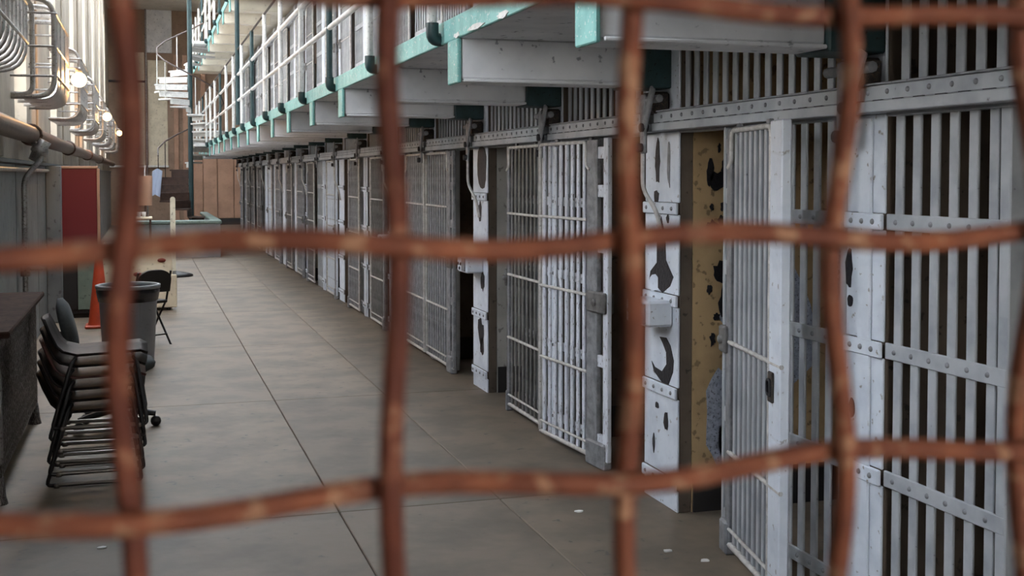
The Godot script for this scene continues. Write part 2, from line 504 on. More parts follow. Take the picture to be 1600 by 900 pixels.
	for x in [1.0, 1.3, 1.9]:
		span("pilaster", Vector3(x, 0.0, FAR), Vector3(x + 0.16, 5.8, FAR + 0.12), M.tan, fw, 0.01)
	var tw := thing("wall_end_panel", "tan boarded partition closing the far end beside the cells", "wall", Vector3.ZERO, 0, "", "structure")
	span("base_board", Vector3(1.62, 0, FAR + 0.45), Vector3(3.3, 0.22, FAR + 0.62), M.black_matte, tw)
	var bx := [1.62, 1.93, 2.40, 2.95, 3.3]
	for i in 4:
		span("board", Vector3(bx[i] + 0.008, 0.22, FAR + 0.45), Vector3(bx[i + 1] - 0.008, 2.3, FAR + 0.6), M.tan, tw, 0.01)
	rod("conduit", Vector3(0.11, 0.0, FAR + 0.2), Vector3(0.11, TOP, FAR + 0.2), 0.03, M.steel, fw)

# ------------------------------------------------------------------ the cell block
func narrow_z(k: int) -> float:
	return -(3.784 + 3.44 * k)

func wide_z(k: int) -> float:
	return -(5.585 + 3.44 * k)

func rivet_mesh(r: float) -> ArrayMesh:
	var key := "rivet%.4f" % r
	if not cache.has(key):
		var st := begin()
		add_lathe(st, [[r, 0.0], [r * 0.85, r * 0.4], [r * 0.5, r * 0.65], [0.0, r * 0.75]], Vector3.ZERO, 8, 1, Basis(Vector3(0, 0, 1), PI / 2))
		cache[key] = done(st)
	return cache[key]

# rivet heads on faces that look towards -x, joined
func rivets(parent: Node, spots: Array, r := 0.011, m: Material = null) -> void:
	var st := begin()
	for p in spots:
		st.append_from(rivet_mesh(r), 0, Transform3D(Basis.IDENTITY, p))
	stuff(part("rivet", st.commit(), m if m else M.worn, parent))

func blob(w: float, h: float, seed_: int, jag := 0.3, n := 13) -> Array:
	rng.seed = seed_
	var out := []
	for i in n:
		var a := TAU * i / n
		var r := 1.0 - jag * rng.randf()
		out.append(Vector2(cos(a) * w * 0.5 * r, sin(a) * h * 0.5 * r))
	return out

# a place where paint has come off, on a face that looks towards -x
func patch_front(parent: Node, x: float, y: float, z: float, outline: Array, m: Material = null) -> void:
	part("bare_patch", plate(outline, 0.003, Vector3(0, 0, 1), Vector3(0, 1, 0)), m if m else M.bare, parent, Vector3(x, y, z))

const STRAPS := [0.135, 0.597, 1.060, 1.523]

func pillar(z: float, w: float, wide: bool, y0: float, rank: String, detail: bool) -> Node3D:
	var tier := "ground floor" if y0 < 1.0 else "gallery"
	var o := thing("pillar", "%s steel-plated pillar between %s cells, %s" % ["wide" if wide else "narrow", tier, rank], "pillar", Vector3(0, y0, z), 0, "plated pillars between the cells", "structure")
	var x0 := FRONT - 0.02
	var tall := SLAB_LOW if y0 < 1.0 else 2.2
	if not detail:
		span("plate", Vector3(x0, 0.0, -w * 0.5), Vector3(FRONT + 0.06, tall, w * 0.5), M.plate, o, 0.006)
		return o
	span("core", Vector3(FRONT - 0.008, 0.0, -w * 0.5 + 0.004), Vector3(FRONT + 0.06, tall, w * 0.5 - 0.004), M.cell_brown, o)
	var ys := [0.0, 0.135, 0.597, 1.060, 1.523, 1.91]
	for i in 5:
		var lo: float = ys[i] + (0.03 if i > 0 else 0.0)
		var hi: float = ys[i + 1] - (0.03 if i < 4 else 0.0)
		span("plate", Vector3(x0, lo, -w * 0.5), Vector3(FRONT - 0.008, hi, w * 0.5), M.plate, o, 0.004)
	span("plate", Vector3(x0, 1.912, -w * 0.5), Vector3(FRONT - 0.008, tall, w * 0.5), M.plate, o, 0.004)
	if not wide:
		span("seam_strip", Vector3(x0 - 0.012, 0.0, -0.03), Vector3(x0, 1.9, 0.05), M.plate, o, 0.004)
	for y in STRAPS:
		var s := span("strap", Vector3(x0 - 0.016, y - 0.029, -w * 0.5), Vector3(x0, y + 0.029, w * 0.5), M.plate, o, 0.004)
		var spots := []
		var n := 4 if wide else 3
		for i in n:
			spots.append(Vector3(-0.008, 0, lerpf(-w * 0.5 + 0.05, w * 0.5 - 0.05, i / (n - 1.0))))
		rivets(s, spots)
	return o

func cell_grille(z_near: float, z_far: float, door_far: bool, y0: float, label: String, detail: bool) -> Node3D:
	# z_near > z_far; the fixed bars stand at the end away from the doorway
	var o := thing("cell_grille", label, "grille", Vector3(0, y0, 0), 0, "fixed bar grilles of the cells")
	var bx := FRONT + 0.006
	var fixed := 0.63
	var f0 := z_near if door_far else z_far + fixed
	var f1 := z_near - fixed if door_far else z_far
	var tall := SLAB_LOW if y0 < 1.0 else 2.2
	var n := 6
	var bars := []
	for i in n:
		var z := f0 - 0.055 - 0.098 * i if door_far else f1 + 0.055 + 0.098 * i
		bars.append([Vector3(bx, 0.955, z), Vector3(0.012, 1.91, 0.045)])
	var tn := int((z_near - z_far) / 0.098)
	for i in tn:
		bars.append([Vector3(bx, (2.0 + tall) * 0.5, z_near - 0.06 - 0.098 * i), Vector3(0.012, tall - 2.0, 0.045)])
	if detail:
		for b in bars:
			part("bar", box(b[1], 0.003), M.paint, o, b[0])
	else:
		stuff(part("bar", boxes(bars), M.paint, o))
	# the jamb at the doorway and a rail behind the door track
	var jz := f1 + 0.02 if door_far else f0 - 0.02
	span("jamb", Vector3(FRONT - 0.01, 0.0, jz - 0.025), Vector3(FRONT + 0.05, 1.93, jz + 0.025), M.paint, o)
	span("head_rail", Vector3(FRONT - 0.02, 1.90, z_far), Vector3(FRONT + 0.04, 2.0, z_near), M.paint, o)
	for y in STRAPS:
		var s := span("strap", Vector3(FRONT - 0.012, y - 0.029, f1), Vector3(FRONT, y + 0.029, f0), M.paint, o, 0.003)
		if detail:
			var spots := []
			for i in n:
				spots.append(Vector3(-0.006, 0, (bars[i][0] as Vector3).z - (f0 + f1) * 0.5))
			rivets(s, spots, 0.010)
	return o

func track(z_near: float, z_far: float, y0: float, label: String, detail: bool) -> void:
	var o := thing("door_track", label, "door track", Vector3(0, y0, 0), 0, "riveted door tracks above the cell doors")
	var x := 2.45
	span("angle_strip", Vector3(x, 1.912, z_far), Vector3(x + 0.07, 1.951, z_near), M.paint, o, 0.003)
	span("channel", Vector3(x + 0.012, 1.953, z_far), Vector3(x + 0.08, 2.006, z_near), M.paint, o, 0.003)
	span("top_lip", Vector3(x + 0.002, 2.006, z_far), Vector3(x + 0.08, 2.014, z_near), M.worn, o, 0.002)
	var gap := []
	var bolts := []
	var n := int((z_near - z_far) / 0.115)
	for i in n:
		var z := z_near - 0.1 - 0.115 * i
		bolts.append(Vector3(x + 0.012, 1.981, z))
		gap.append([Vector3(x + 0.014, 1.952, z - 0.05), Vector3(0.02, 0.005, 0.05)])
	if detail:
		rivets(o, bolts, 0.010, M.worn)
		stuff(part("slot", boxes(gap), M.bare, o))
	# feet that carry the track on the cell front
	for z in [z_near - 0.2, z_far + 0.2]:
		span("carrier", Vector3(x + 0.07, 1.93, z - 0.03), Vector3(FRONT - 0.02, 1.99, z + 0.03), M.worn, o, 0.003)

# a sliding door; local x runs from its rear end (0) to its lock stile (w), local z faces the corridor
func cell_door(rear: Vector2, lock: Vector2, label: String, y0: float, opts := {}) -> Node3D:
	var d := lock - rear
	var w := d.length()
	var o := thing("cell_door", label, "cell door", Vector3(rear.x, y0, -rear.y), 0, "barred sliding cell doors")
	# corridor side is -x; x axis of the door along the wall
	var ax := Vector3(d.x, 0, -d.y).normalized()
	var up := Vector3.UP
	var az := ax.cross(up)
	if az.x > 0.0:
		az = -az
	var B := Basis(ax, up, az)
	o.transform = Transform3D(B, o.position) if B.determinant() > 0 else o.transform
	var flip := 1.0
	if B.determinant() < 0:
		# keep a right-handed frame: local z then faces into the cell
		o.transform = Transform3D(Basis(ax, up, -az), o.position)
		flip = -1.0
	var lo := 0.05
	var hi: float = opts.get("top", 1.885)
	var rear_w: float = opts.get("rear_plate", 0.0)
	var stile: float = opts.get("stile", 0.15)
	var gap: float = opts.get("gap", 0.0)
	var bw := w - stile - rear_w - gap
	var n: int = opts.get("bars", 8)
	var detail: bool = opts.get("detail", true)
	var pm: Material = opts.get("mat", M.paint)
	var bars := []
	for i in n:
		var x := rear_w + bw * (i + 0.5) / n
		bars.append([Vector3(x, (lo + hi) * 0.5, 0), Vector3(opts.get("bar_w", 0.036), hi - lo, 0.014)])
	if detail:
		for b in bars:
			part("bar", box(b[1], 0.003), pm, o, b[0])
	else:
		stuff(part("bar", boxes(bars), pm, o))
	var f := 0.013 * flip
	for y in opts.get("rods", [1.42, 0.985, 0.535]):
		rod("cross_rod", Vector3(0.0, y, f), Vector3(w - stile - gap + 0.02, y, f), 0.010, M.rod, o, 6)
	# round rod bent about the bars: up the lock side, across the top, down the rear
	var x1 := w - stile - gap * 0.5
	var pts := bend([Vector3(rear_w, lo + 0.01, f), Vector3(rear_w, hi, f), Vector3(x1, hi, f), Vector3(x1, hi - 0.14, f), Vector3(x1 + 0.05, hi - 0.16, f)], 0.04, 4)
	part("frame_rod", tube(pts, 0.012, 6), M.rod, o)
	rod("bottom_rod", Vector3(0, lo, f * 0.6), Vector3(w - 0.02, lo, f * 0.6), 0.014, M.rod, o, 6)
	rod("bottom_rod", Vector3(0, lo + 0.07, f), Vector3(w - 0.02, lo + 0.07, f), 0.008, M.rod, o, 6)
	# lock stile: plate with dark slots between it and a second strip
	var s0 := w - stile
	span("lock_stile", Vector3(s0, lo, -0.016), Vector3(s0 + stile * 0.5, hi + 0.01, 0.016), M.worn, o, 0.004)
	span("edge_strip", Vector3(w - stile * 0.22, lo, -0.014), Vector3(w, hi + 0.02, 0.014), pm, o, 0.004)
	for y in [0.16, 0.62, 0.93, 1.28, 1.60, 1.82]:
		span("stile_link", Vector3(s0 + stile * 0.45, y - 0.035, -0.01), Vector3(w - stile * 0.2, y + 0.035, 0.01), pm, o, 0.003)
	var k := span("lock_case", Vector3(s0 + 0.03, 0.90, -0.035), Vector3(w - 0.01, 1.02, 0.035), M.dull, o, 0.008)
	part("lock_knob", lathe([[0.02, -0.02], [0.02, 0.004], [0.012, 0.01], [0.0, 0.011]], 12), M.dull, k, Vector3(0, 0, 0.04 * flip), Basis(Vector3(1, 0, 0), PI / 2 * flip))
	span("foot_block", Vector3(s0 + 0.01, 0.0, -0.03), Vector3(w - 0.02, 0.15, 0.03), M.worn, o, 0.01)
	if rear_w > 0.0:
		var rp := span("rear_stile", Vector3(0, 0.0, -0.02), Vector3(rear_w, hi + 0.02, 0.02), M.plate, o, 0.005)
		var kp := part("keyhole_plate", box(Vector3(0.05, 0.12, 0.012), 0.004), M.iron, rp, Vector3(0.02, -0.09, 0.026 * flip))
		part("keyhole_ring", tube(bend([Vector3(-0.018, -0.03, 0), Vector3(-0.018, 0.03, 0), Vector3(0.018, 0.03, 0), Vector3(0.018, -0.03, 0), Vector3(-0.018, -0.03, 0)], 0.016, 3), 0.006, 6), M.bare, kp, Vector3(0, 0, 0.01 * flip))
	# hangers up to the track
	for x in [w * 0.25, w * 0.75]:
		span("hanger", Vector3(x - 0.02, hi - 0.02, -0.01), Vector3(x + 0.02, 1.915, 0.01), M.worn, o, 0.003)
	return o

func lever(z: float, wide: bool, y0: float, rank: String) -> void:
	var o := thing("door_lever", "%s door-locking lever on its pillar, %s from the screen" % ["long-rod" if wide else "short", rank], "lever", Vector3(0, y0, z), 0, "door-locking levers at the pillars")
	var x := 2.42
	span("arm", Vector3(x, 1.80, -0.03), Vector3(x + 0.018, 2.10, 0.03), M.worn, o, 0.008)
	part("pin", lathe([[0.022, -0.02], [0.022, 0.02], [0.0, 0.022]], 10), M.bare, o, Vector3(x - 0.005, 1.83, 0), Basis(Vector3(0, 0, 1), PI / 2))
	part("crank", box(Vector3(0.018, 0.24, 0.045), 0.006), M.worn, o, Vector3(x - 0.01, 2.02, 0.10), Basis(Vector3(1, 0, 0), 0.5))
	part("pin", lathe([[0.022, -0.02], [0.022, 0.02], [0.0, 0.022]], 10), M.bare, o, Vector3(x - 0.012, 1.93, 0.05), Basis(Vector3(0, 0, 1), PI / 2))
	span("bearing_block", Vector3(x + 0.018, 2.0, -0.06), Vector3(FRONT - 0.02, 2.11, 0.10), M.iron, o, 0.012)
	rod("spindle", Vector3(x + 0.02, 2.07, -0.12), Vector3(x + 0.02, 2.07, 0.17), 0.02, M.worn, o, 8)
	if wide:
		var pts := bend([Vector3(x + 0.02, 1.83, -0.035), Vector3(x + 0.02, 1.62, -0.035), Vector3(x + 0.06, 1.50, 0.06), Vector3(x + 0.085, 1.36, 0.06)], 0.05, 4)
		part("pull_rod", tube(pts, 0.011, 6), M.rod, o)

func lock_box(o: Node3D, dz: float, y := 1.0) -> void:
	var b := span("lock_box", Vector3(FRONT - 0.16, y - 0.065, dz - 0.15), Vector3(FRONT - 0.02, y + 0.065, dz + 0.13), M.plate, o, 0.012)
	part("lock_cover", box(Vector3(0.014, 0.10, 0.09), 0.005), M.worn, b, Vector3(-0.075, 0, 0.07))
	rivets(b, [Vector3(-0.07, 0.0, -0.1), Vector3(-0.07, 0.0, -0.03), Vector3(-0.07, -0.035, -0.06)], 0.014, M.bare)

func make_cells() -> void:
	# partitions, cell floors' dark skirtings and ceilings
	var rank := 0
	for k in range(-1, 9):
		for wide in [false, true]:
			if k == -1 and not wide:
				continue
			var z := wide_z(k) if wide else narrow_z(k)
			var w := 0.41 if wide else 0.235
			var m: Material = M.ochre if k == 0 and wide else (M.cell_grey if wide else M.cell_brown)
			var p := thing("wall_partition", "%s partition wall inside the block behind the %s pillar" % ["ochre peeling" if m == M.ochre else "plain", "outermost near" if rank == 0 else ORD[rank - 1]], "wall", Vector3(0, 0, z), 0, "", "structure")
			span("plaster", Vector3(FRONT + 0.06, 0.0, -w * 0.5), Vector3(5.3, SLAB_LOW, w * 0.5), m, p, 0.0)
			for s in [-1, 1]:
				var zz: float = s * (w * 0.5 + 0.006)
				span("skirting", Vector3(FRONT + 0.065, 0.0, zz - 0.006), Vector3(5.3, 0.2, zz + 0.006), M.cell_base, p, 0.0)
			if k == 0 and wide:
				peel(p, w * 0.5)
			pillar(z, w, wide, 0.0, "nearest of all and outside the view" if rank == 0 else ORD[rank - 1] + " from the screen", k < 5)
			rank += 1
	# details of the three wide pillars and the narrow one in view
	for n in get_children():
		if n.name.begins_with("pillar"):
			dress_pillar(n)
	# cells: fixed bars, tracks, levers
	var c := 0
	for k in range(-1, 9):
		if k >= 0:
			var nz := narrow_z(k) - 0.1175
			var wz := wide_z(k) + 0.205
			c += 1
			cell_grille(nz, wz, true, 0.0, "painted flat-bar grille of the %s ground-floor cell from the screen" % ORD[c], k < 4)
			track(narrow_z(k) - 0.06, wide_z(k) + 0.05, 0.0, "riveted steel door track above the %s ground-floor cell from the screen" % ORD[c], k < 5)
			lever(wide_z(k), true, 0.0, ORD[k * 2 + 1])
		if k < 8:
			var wz2 := wide_z(k) - 0.205
			var nz2 := narrow_z(k + 1) + 0.1175
			c += 1 if k >= 0 else 0
			cell_grille(wz2, nz2, false, 0.0, "painted flat-bar grille of the %s ground-floor cell from the screen" % ORD[c], k < 4)
			track(wide_z(k) - 0.05, narrow_z(k + 1) + 0.06, 0.0, "riveted steel door track above the %s ground-floor cell from the screen" % ORD[c], k < 5)
			lever(narrow_z(k + 1), false, 0.0, ORD[k * 2 + 2])
	# doors on the ground floor
	cell_door(Vector2(2.34, 4.02), Vector2(2.50, 4.82), "near white barred cell door swung askew over the bars beside ochre wall", 0.0, {"rear_plate": 0.14, "stile": 0.13, "rods": [0.953, 0.463, 1.46], "bars": 8, "bar_w": 0.03})
	cell_door(Vector2(2.43, 7.20), Vector2(2.515, 6.25), "brightest barred cell door slid far open, its lock stile beside brown doorway", 0.0, {"stile": 0.27, "gap": 0.02, "rods": [1.43, 0.99, 0.535], "mat": M.chipped, "bar_w": 0.033})
	cell_door(Vector2(2.495, 7.32), Vector2(2.495, 8.15), "dull grey barred cell door slid open, butting against the brightest door", 0.0, {"stile": 0.06, "bars": 9, "mat": M.dull, "rods": [1.42, 0.985, 0.535], "bar_w": 0.03})
	cell_door(Vector2(2.50, 10.70), Vector2(2.50, 9.72), "worn cell door open behind the patched white lock pillar", 0.0, {"stile": 0.2, "bars": 9, "mat": M.worn, "bar_w": 0.052})
	cell_door(Vector2(2.50, 10.80), Vector2(2.50, 11.65), "worn cell door meeting its neighbour near mid corridor, open towards the screen", 0.0, {"stile": 0.08, "bars": 9, "mat": M.worn, "bar_w": 0.055})
	var i := 5
	for k in range(2, 9):
		for side in [-1, 1]:
			var wz := -wide_z(k)
			if k == 2 and side == -1:
				continue
			if k == 8 and side == 1:
				continue
			i += 1
			var open := 0.55 if [true, false, false, true, false, true, false, false, false, true, false, false, false][(i * 5) % 13] else 0.0
			var lz: float = wz + side * (0.215 + open)
			var rz: float = lz + side * 0.84
			cell_door(Vector2(2.50, rz), Vector2(2.50, lz), "%s barred cell door %s along the ground floor from the screen" % ["half-open" if open > 0.0 else "shut", ORD[i - 1]], 0.0, {"stile": 0.12, "bars": 9, "detail": false, "bar_w": 0.04, "mat": [M.worn, M.dull, M.worn, M.plate, M.dull][i % 5]})
	# the dark ends of the cells
	var cc := thing("ceiling_cells", "plain ceiling of the ground-floor cells under the first gallery", "ceiling", Vector3.ZERO, 0, "", "structure")
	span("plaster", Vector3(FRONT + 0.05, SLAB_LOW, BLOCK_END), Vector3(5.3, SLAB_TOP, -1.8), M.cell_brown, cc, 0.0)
	alone("wall_block_end", box(Vector3(2.75, 4.8, 0.2), 0.0), M.gallery, "pale end wall of the cell block far down the corridor", "wall", Vector3(FRONT + 1.375, 2.4, BLOCK_END - 0.1), Basis.IDENTITY, "", "structure")

# peeling paint on the ochre partition wall, on the face that looks at the doorway
func peel(p: Node3D, half: float) -> void:
	var list := [[2.70, 1.70, 0.06, 0.16, 11], [2.745, 1.66, 0.10, 0.12, 12], [2.78, 1.74, 0.05, 0.09, 13], [2.71, 1.53, 0.03, 0.05, 14], [2.77, 1.535, 0.03, 0.06, 15], [2.715, 1.43, 0.08, 0.10, 16], [2.765, 1.46, 0.05, 0.09, 17],
		[2.76, 1.20, 0.11, 0.14, 18], [2.79, 1.07, 0.10, 0.24, 19], [2.74, 0.98, 0.05, 0.06, 20], [2.72, 0.87, 0.04, 0.1, 21], [2.80, 0.83, 0.05, 0.07, 22], [2.75, 1.83, 0.02, 0.07, 23], [2.70, 1.12, 0.04, 0.06, 24]]
	for e in list:
		part("bare_patch", plate(blob(e[2], e[3], e[4], 0.5, 15), 0.003, Vector3(1, 0, 0), Vector3(0, 1, 0)), M.bare, p, Vector3(e[0], e[1], half + 0.0016))
	for e in [[2.785, 0.47, 0.27, 0.60, 31], [2.86, 0.30, 0.26, 0.5, 32], [2.80, 0.98, 0.1, 0.16, 33], [3.1, 0.9, 0.5, 0.9, 34], [3.6, 1.2, 0.6, 1.0, 35]]:
		part("pale_patch", plate(blob(e[2], e[3], e[4], 0.35, 17), 0.002, Vector3(1, 0, 0), Vector3(0, 1, 0)), M.peel_pale, p, Vector3(e[0], e[1], half + 0.0012))

func dress_pillar(o: Node3D) -> void:
	var x := FRONT - 0.0215
	if absf(o.position.z - wide_z(0)) < 0.01:
		lock_box(o, 0.02, 0.995)
		patch_front(o, x, 1.26, 0.0, [Vector2(0.0, 0.22), Vector2(0.05, 0.12), Vector2(0.06, 0.0), Vector2(0.15, -0.08), Vector2(0.11, -0.13), Vector2(0.02, -0.17), Vector2(-0.06, -0.14), Vector2(-0.15, -0.13), Vector2(-0.13, -0.07), Vector2(-0.05, -0.02), Vector2(-0.05, 0.1)])
		patch_front(o, x, 0.74, 0.02, [Vector2(-0.03, 0.12), Vector2(0.05, 0.125), Vector2(0.10, 0.09), Vector2(0.14, 0.02), Vector2(0.13, -0.04), Vector2(0.08, -0.11), Vector2(0.0, -0.11), Vector2(-0.10, -0.07), Vector2(-0.13, -0.02), Vector2(-0.09, -0.045), Vector2(0.0, -0.055), Vector2(0.055, -0.01), Vector2(0.05, 0.05), Vector2(0.01, 0.09)])
		patch_front(o, x, 0.44, 0.07, blob(0.06, 0.12, 5))
		patch_front(o, x, 0.50, -0.04, blob(0.05, 0.04, 6))
		patch_front(o, x, 0.30, -0.08, blob(0.03, 0.12, 7))
		patch_front(o, x, 1.76, -0.05, blob(0.08, 0.27, 8, 0.45))
		patch_front(o, x, 1.74, 0.09, blob(0.045, 0.3, 14, 0.4), M.worn)
		patch_front(o, x, 1.58, -0.06, blob(0.07, 0.08, 9))
		patch_front(o, x, 1.47, 0.08, blob(0.04, 0.05, 10))
		part("flake", plate(blob(0.12, 0.10, 41, 0.3), 0.006, Vector3(0, 0, 1), Vector3(0, 1, 0)), M.plate, o, Vector3(x - 0.004, 1.13, -0.07), Basis(Vector3(0, 1, 0), 0.15))
	elif absf(o.position.z - wide_z(1)) < 0.01:
		lock_box(o, -0.03, 0.99)
		patch_front(o, x, 1.74, 0.06, blob(0.30, 0.42, 51, 0.3))
		patch_front(o, x, 1.40, 0.0, blob(0.1, 0.2, 52, 0.4))
		patch_front(o, x, 0.86, 0.08, blob(0.12, 0.2, 53, 0.4))
		patch_front(o, x, 0.45, 0.02, blob(0.2, 0.3, 54, 0.5))
		patch_front(o, x, 0.34, 0.06, blob(0.14, 0.16, 55, 0.4))
	elif absf(o.position.z - narrow_z(0)) < 0.01:
		patch_front(o, x, 0.82, -0.07, blob(0.045, 0.09, 61, 0.35))
		patch_front(o, x, 1.34, -0.10, blob(0.05, 0.19, 62, 0.45))
		patch_front(o, x, 1.60, -0.03, blob(0.02, 0.025, 63))
		patch_front(o, x, 1.76, -0.01, blob(0.012, 0.05, 64))
		patch_front(o, x, 1.22, -0.09, blob(0.04, 0.05, 65))
	elif absf(o.position.z - wide_z(2)) < 0.01:
		lock_box(o, 0.0, 0.99)
		patch_front(o, x, 1.2, 0.03, blob(0.2, 0.3, 71, 0.5))
		patch_front(o, x, 0.4, -0.03, blob(0.2, 0.3, 72, 0.5))

# ------------------------------------------------------------------ galleries
func gallery(y: float, far_z: float, word: String) -> void:
	var sl := thing("gallery_slab", "pale concrete slab of the %s gallery with teal edge" % word, "gallery", Vector3(0, y, 0), 0, "", "structure")
	var um: Material = M.gallery if y < 1.0 else M.cream_paint
	span("slab", Vector3(EDGE + 0.01, SLAB_LOW, far_z), Vector3(FRONT + 0.06, SLAB_TOP - 0.004, -1.8), um, sl, 0.0)
	span("fascia", Vector3(EDGE - 0.01, SLAB_LOW - 0.002, far_z), Vector3(EDGE + 0.009, SLAB_TOP, -1.8), M.teal, sl, 0.004)
	# the edge has lost paint here and there
	if y < 1.0:
		for e in [[-5.15, 0.34, 81], [-4.75, 0.2, 82], [-5.5, 0.12, 83]]:
			part("chip", plate(blob(e[1], 0.035, e[2], 0.5), 0.006, Vector3(0, 0, 1), Vector3(0, 1, 0)), M.white, sl, Vector3(EDGE - 0.011, SLAB_LOW + 0.012, e[0]))
	var i := 0
	for k in range(-1, 9):
		for wide in [false, true]:
			if k == -1 and not wide:
				continue
			var z := wide_z(k) if wide else narrow_z(k)
			if z < far_z:
				continue
			var which: String = "outermost near" if i == 0 else ORD[i - 1]
			if y > 1.0:
				which = ORD[18 - i] + " from the far end:"
			i += 1
			var o := thing("gallery_bracket", "%s teal-capped cantilever beam under the %s gallery%s" % [which, word, ", counted from the screen" if y < 1.0 else ""], "beam", Vector3(0, y, z), 0, "cantilever beams under the galleries")
			span("beam", Vector3(EDGE + 0.01, 2.15, -0.09), Vector3(2.30, SLAB_LOW, 0.09), um, o, 0.008)
			span("flange", Vector3(EDGE + 0.02, 2.135, -0.105), Vector3(2.30, 2.15, 0.105), um, o, 0.004)
			span("end_cap", Vector3(EDGE - 0.012, 2.13, -0.097), Vector3(EDGE + 0.009, SLAB_LOW - 0.003, 0.097), M.teal, o, 0.005)
			if y < 1.0:
				span("root_block", Vector3(2.301, 2.125, -0.115), Vector3(FRONT - 0.02, SLAB_LOW, 0.115), M.dark_teal, o, 0.006)
	# railing: posts carried outside the slab edge on elbows, three rails
	var ra := thing("gallery_railing", "white pipe railing with teal fittings along the %s gallery" % word, "railing", Vector3(0, y, 0))
	var x := EDGE - 0.055
	i = 0
	var z0 := -4.1
	var z := z0
	while z > far_z + 0.2:
		var pm: Material = M.dark_teal if i % 4 == 3 else M.white
		var p := rod("post", Vector3(x, 2.41, z), Vector3(x, 3.60, z), 0.024, pm, ra, 8)
		part("elbow", tube(bend([Vector3(x, 2.45, z), Vector3(x, 2.37, z), Vector3(EDGE, 2.37, z - 0.03)], 0.06, 4), 0.033, 8), M.dark_teal, p)
		part("collar", lathe([[0.03, -0.03], [0.034, 0], [0.03, 0.03]], 10), M.dark_teal if i % 4 == 3 else M.white, p, Vector3(x, 3.22, z))
		z -= 1.72
		i += 1
	rod("rail", Vector3(x, 2.83, z0 + 2.5), Vector3(x, 2.83, far_z), 0.021, M.white, ra)
	rod("rail", Vector3(x, 3.22, z0 + 2.5), Vector3(x, 3.22, far_z), 0.021, M.white, ra)
	rod("top_rail", Vector3(x, 3.60, z0 + 2.5), Vector3(x, 3.60, far_z), 0.013, M.iron, ra)

func make_upper_cells() -> void:
	var c := 0
	var y0 := SLAB_TOP
	for k in range(0, 9):
		if k >= 0:
			pillar(narrow_z(k), 0.235, false, y0, ORD[17 - k * 2] + " from the far end", false)
			pillar(wide_z(k), 0.41, true, y0, ORD[16 - k * 2] + " from the far end", false)
		if k >= 0:
			c += 1
			cell_grille(narrow_z(k) - 0.1175, wide_z(k) + 0.205, true, y0, "painted flat-bar grille of the %s gallery cell from the far end" % ORD[17 - c], false)
			track(narrow_z(k) - 0.06, wide_z(k) + 0.05, y0, "door track above the %s gallery cell from the far end" % ORD[17 - c], false)
			var wz := -wide_z(k)
			cell_door(Vector2(2.50, wz - 1.05), Vector2(2.50, wz - 0.215), "shut cell door of the %s gallery cell from the far end" % ORD[17 - c], y0, {"stile": 0.12, "bars": 9, "detail": false, "bar_w": 0.05, "mat": M.paint if k % 2 else M.worn})
		if k < 8:
			c += 1
			cell_grille(wide_z(k) - 0.205, narrow_z(k + 1) + 0.1175, false, y0, "painted flat-bar grille of the %s gallery cell from the far end" % ORD[17 - c], false)
			track(wide_z(k) - 0.05, narrow_z(k + 1) + 0.06, y0, "door track above the %s gallery cell from the far end" % ORD[17 - c], false)
			var wz := -wide_z(k)
			cell_door(Vector2(2.50, wz + 1.05), Vector2(2.50, wz + 0.215), "shut cell door of the %s gallery cell from the far end" % ORD[17 - c], y0, {"stile": 0.12, "bars": 9, "detail": false, "bar_w": 0.05, "mat": M.worn if k % 2 else M.paint})

# ------------------------------------------------------------------ the wire screen in front
func make_screen() -> void:
	var o := thing("wire_screen", "rusty woven wire screen in the near foreground, out of focus", "wire screen", Vector3(0, EYE, -0.23))
	var px := 0.0503
	var py := 0.0495
	var x0 := -0.0035
	var y0 := -0.0137
	var wires := []
	rng.seed = 5
	for i in range(-8, 11):
		var x := x0 + px * i
		var pts := []
		for j in range(-9 * 8, 9 * 8 + 1):
			var t := j / 8.0
			var wob := 0.0009 * sin(t * TAU * 0.5 + i * 2.1) + 0.0007 * sin(t * 4.1 + i * 1.7)
			var weave := 0.0024 * cos(PI * (t + i))
			pts.append(Vector3(x + wob, y0 + py * t, weave))
		part("vertical_wire", tube(pts, 0.0024, 10), M.rust if i > 1 else M.rust_dark, o)
	for j in range(-9, 10):
		var y := y0 + py * j
		var pts := []
		for k in range(-8 * 8, 10 * 8 + 1):
			var t := k / 8.0
			var wob := 0.0008 * sin(t * TAU * 0.5 + j * 1.3) + 0.0007 * sin(t * 3.3 + j * 2.9)
			var weave := -0.0024 * cos(PI * (t + j))
			pts.append(Vector3(x0 + px * t, y + wob, weave))
		part("horizontal_wire", tube(pts, 0.0024, 10), M.rust, o)
	# angle-iron frame down to the floor
	var l := x0 - px * 8 - 0.02
	var r := x0 + px * 10 + 0.02
	var b := y0 - py * 9 - 0.02
	var t := y0 + py * 9 + 0.02
	for x in [l, r]:
		span("frame_post", Vector3(x - 0.025, -EYE, -0.02), Vector3(x + 0.025, t + 0.025, 0.02), M.rust_dark, o)
	for y in [b, t]:
		span("frame_rail", Vector3(l + 0.025, y - 0.025, -0.02), Vector3(r - 0.025, y + 0.025, 0.02), M.rust_dark, o)
	span("kick_plate", Vector3(l + 0.025, -EYE + 0.08, -0.006), Vector3(r - 0.025, b - 0.025, 0.006), M.rust_dark, o)

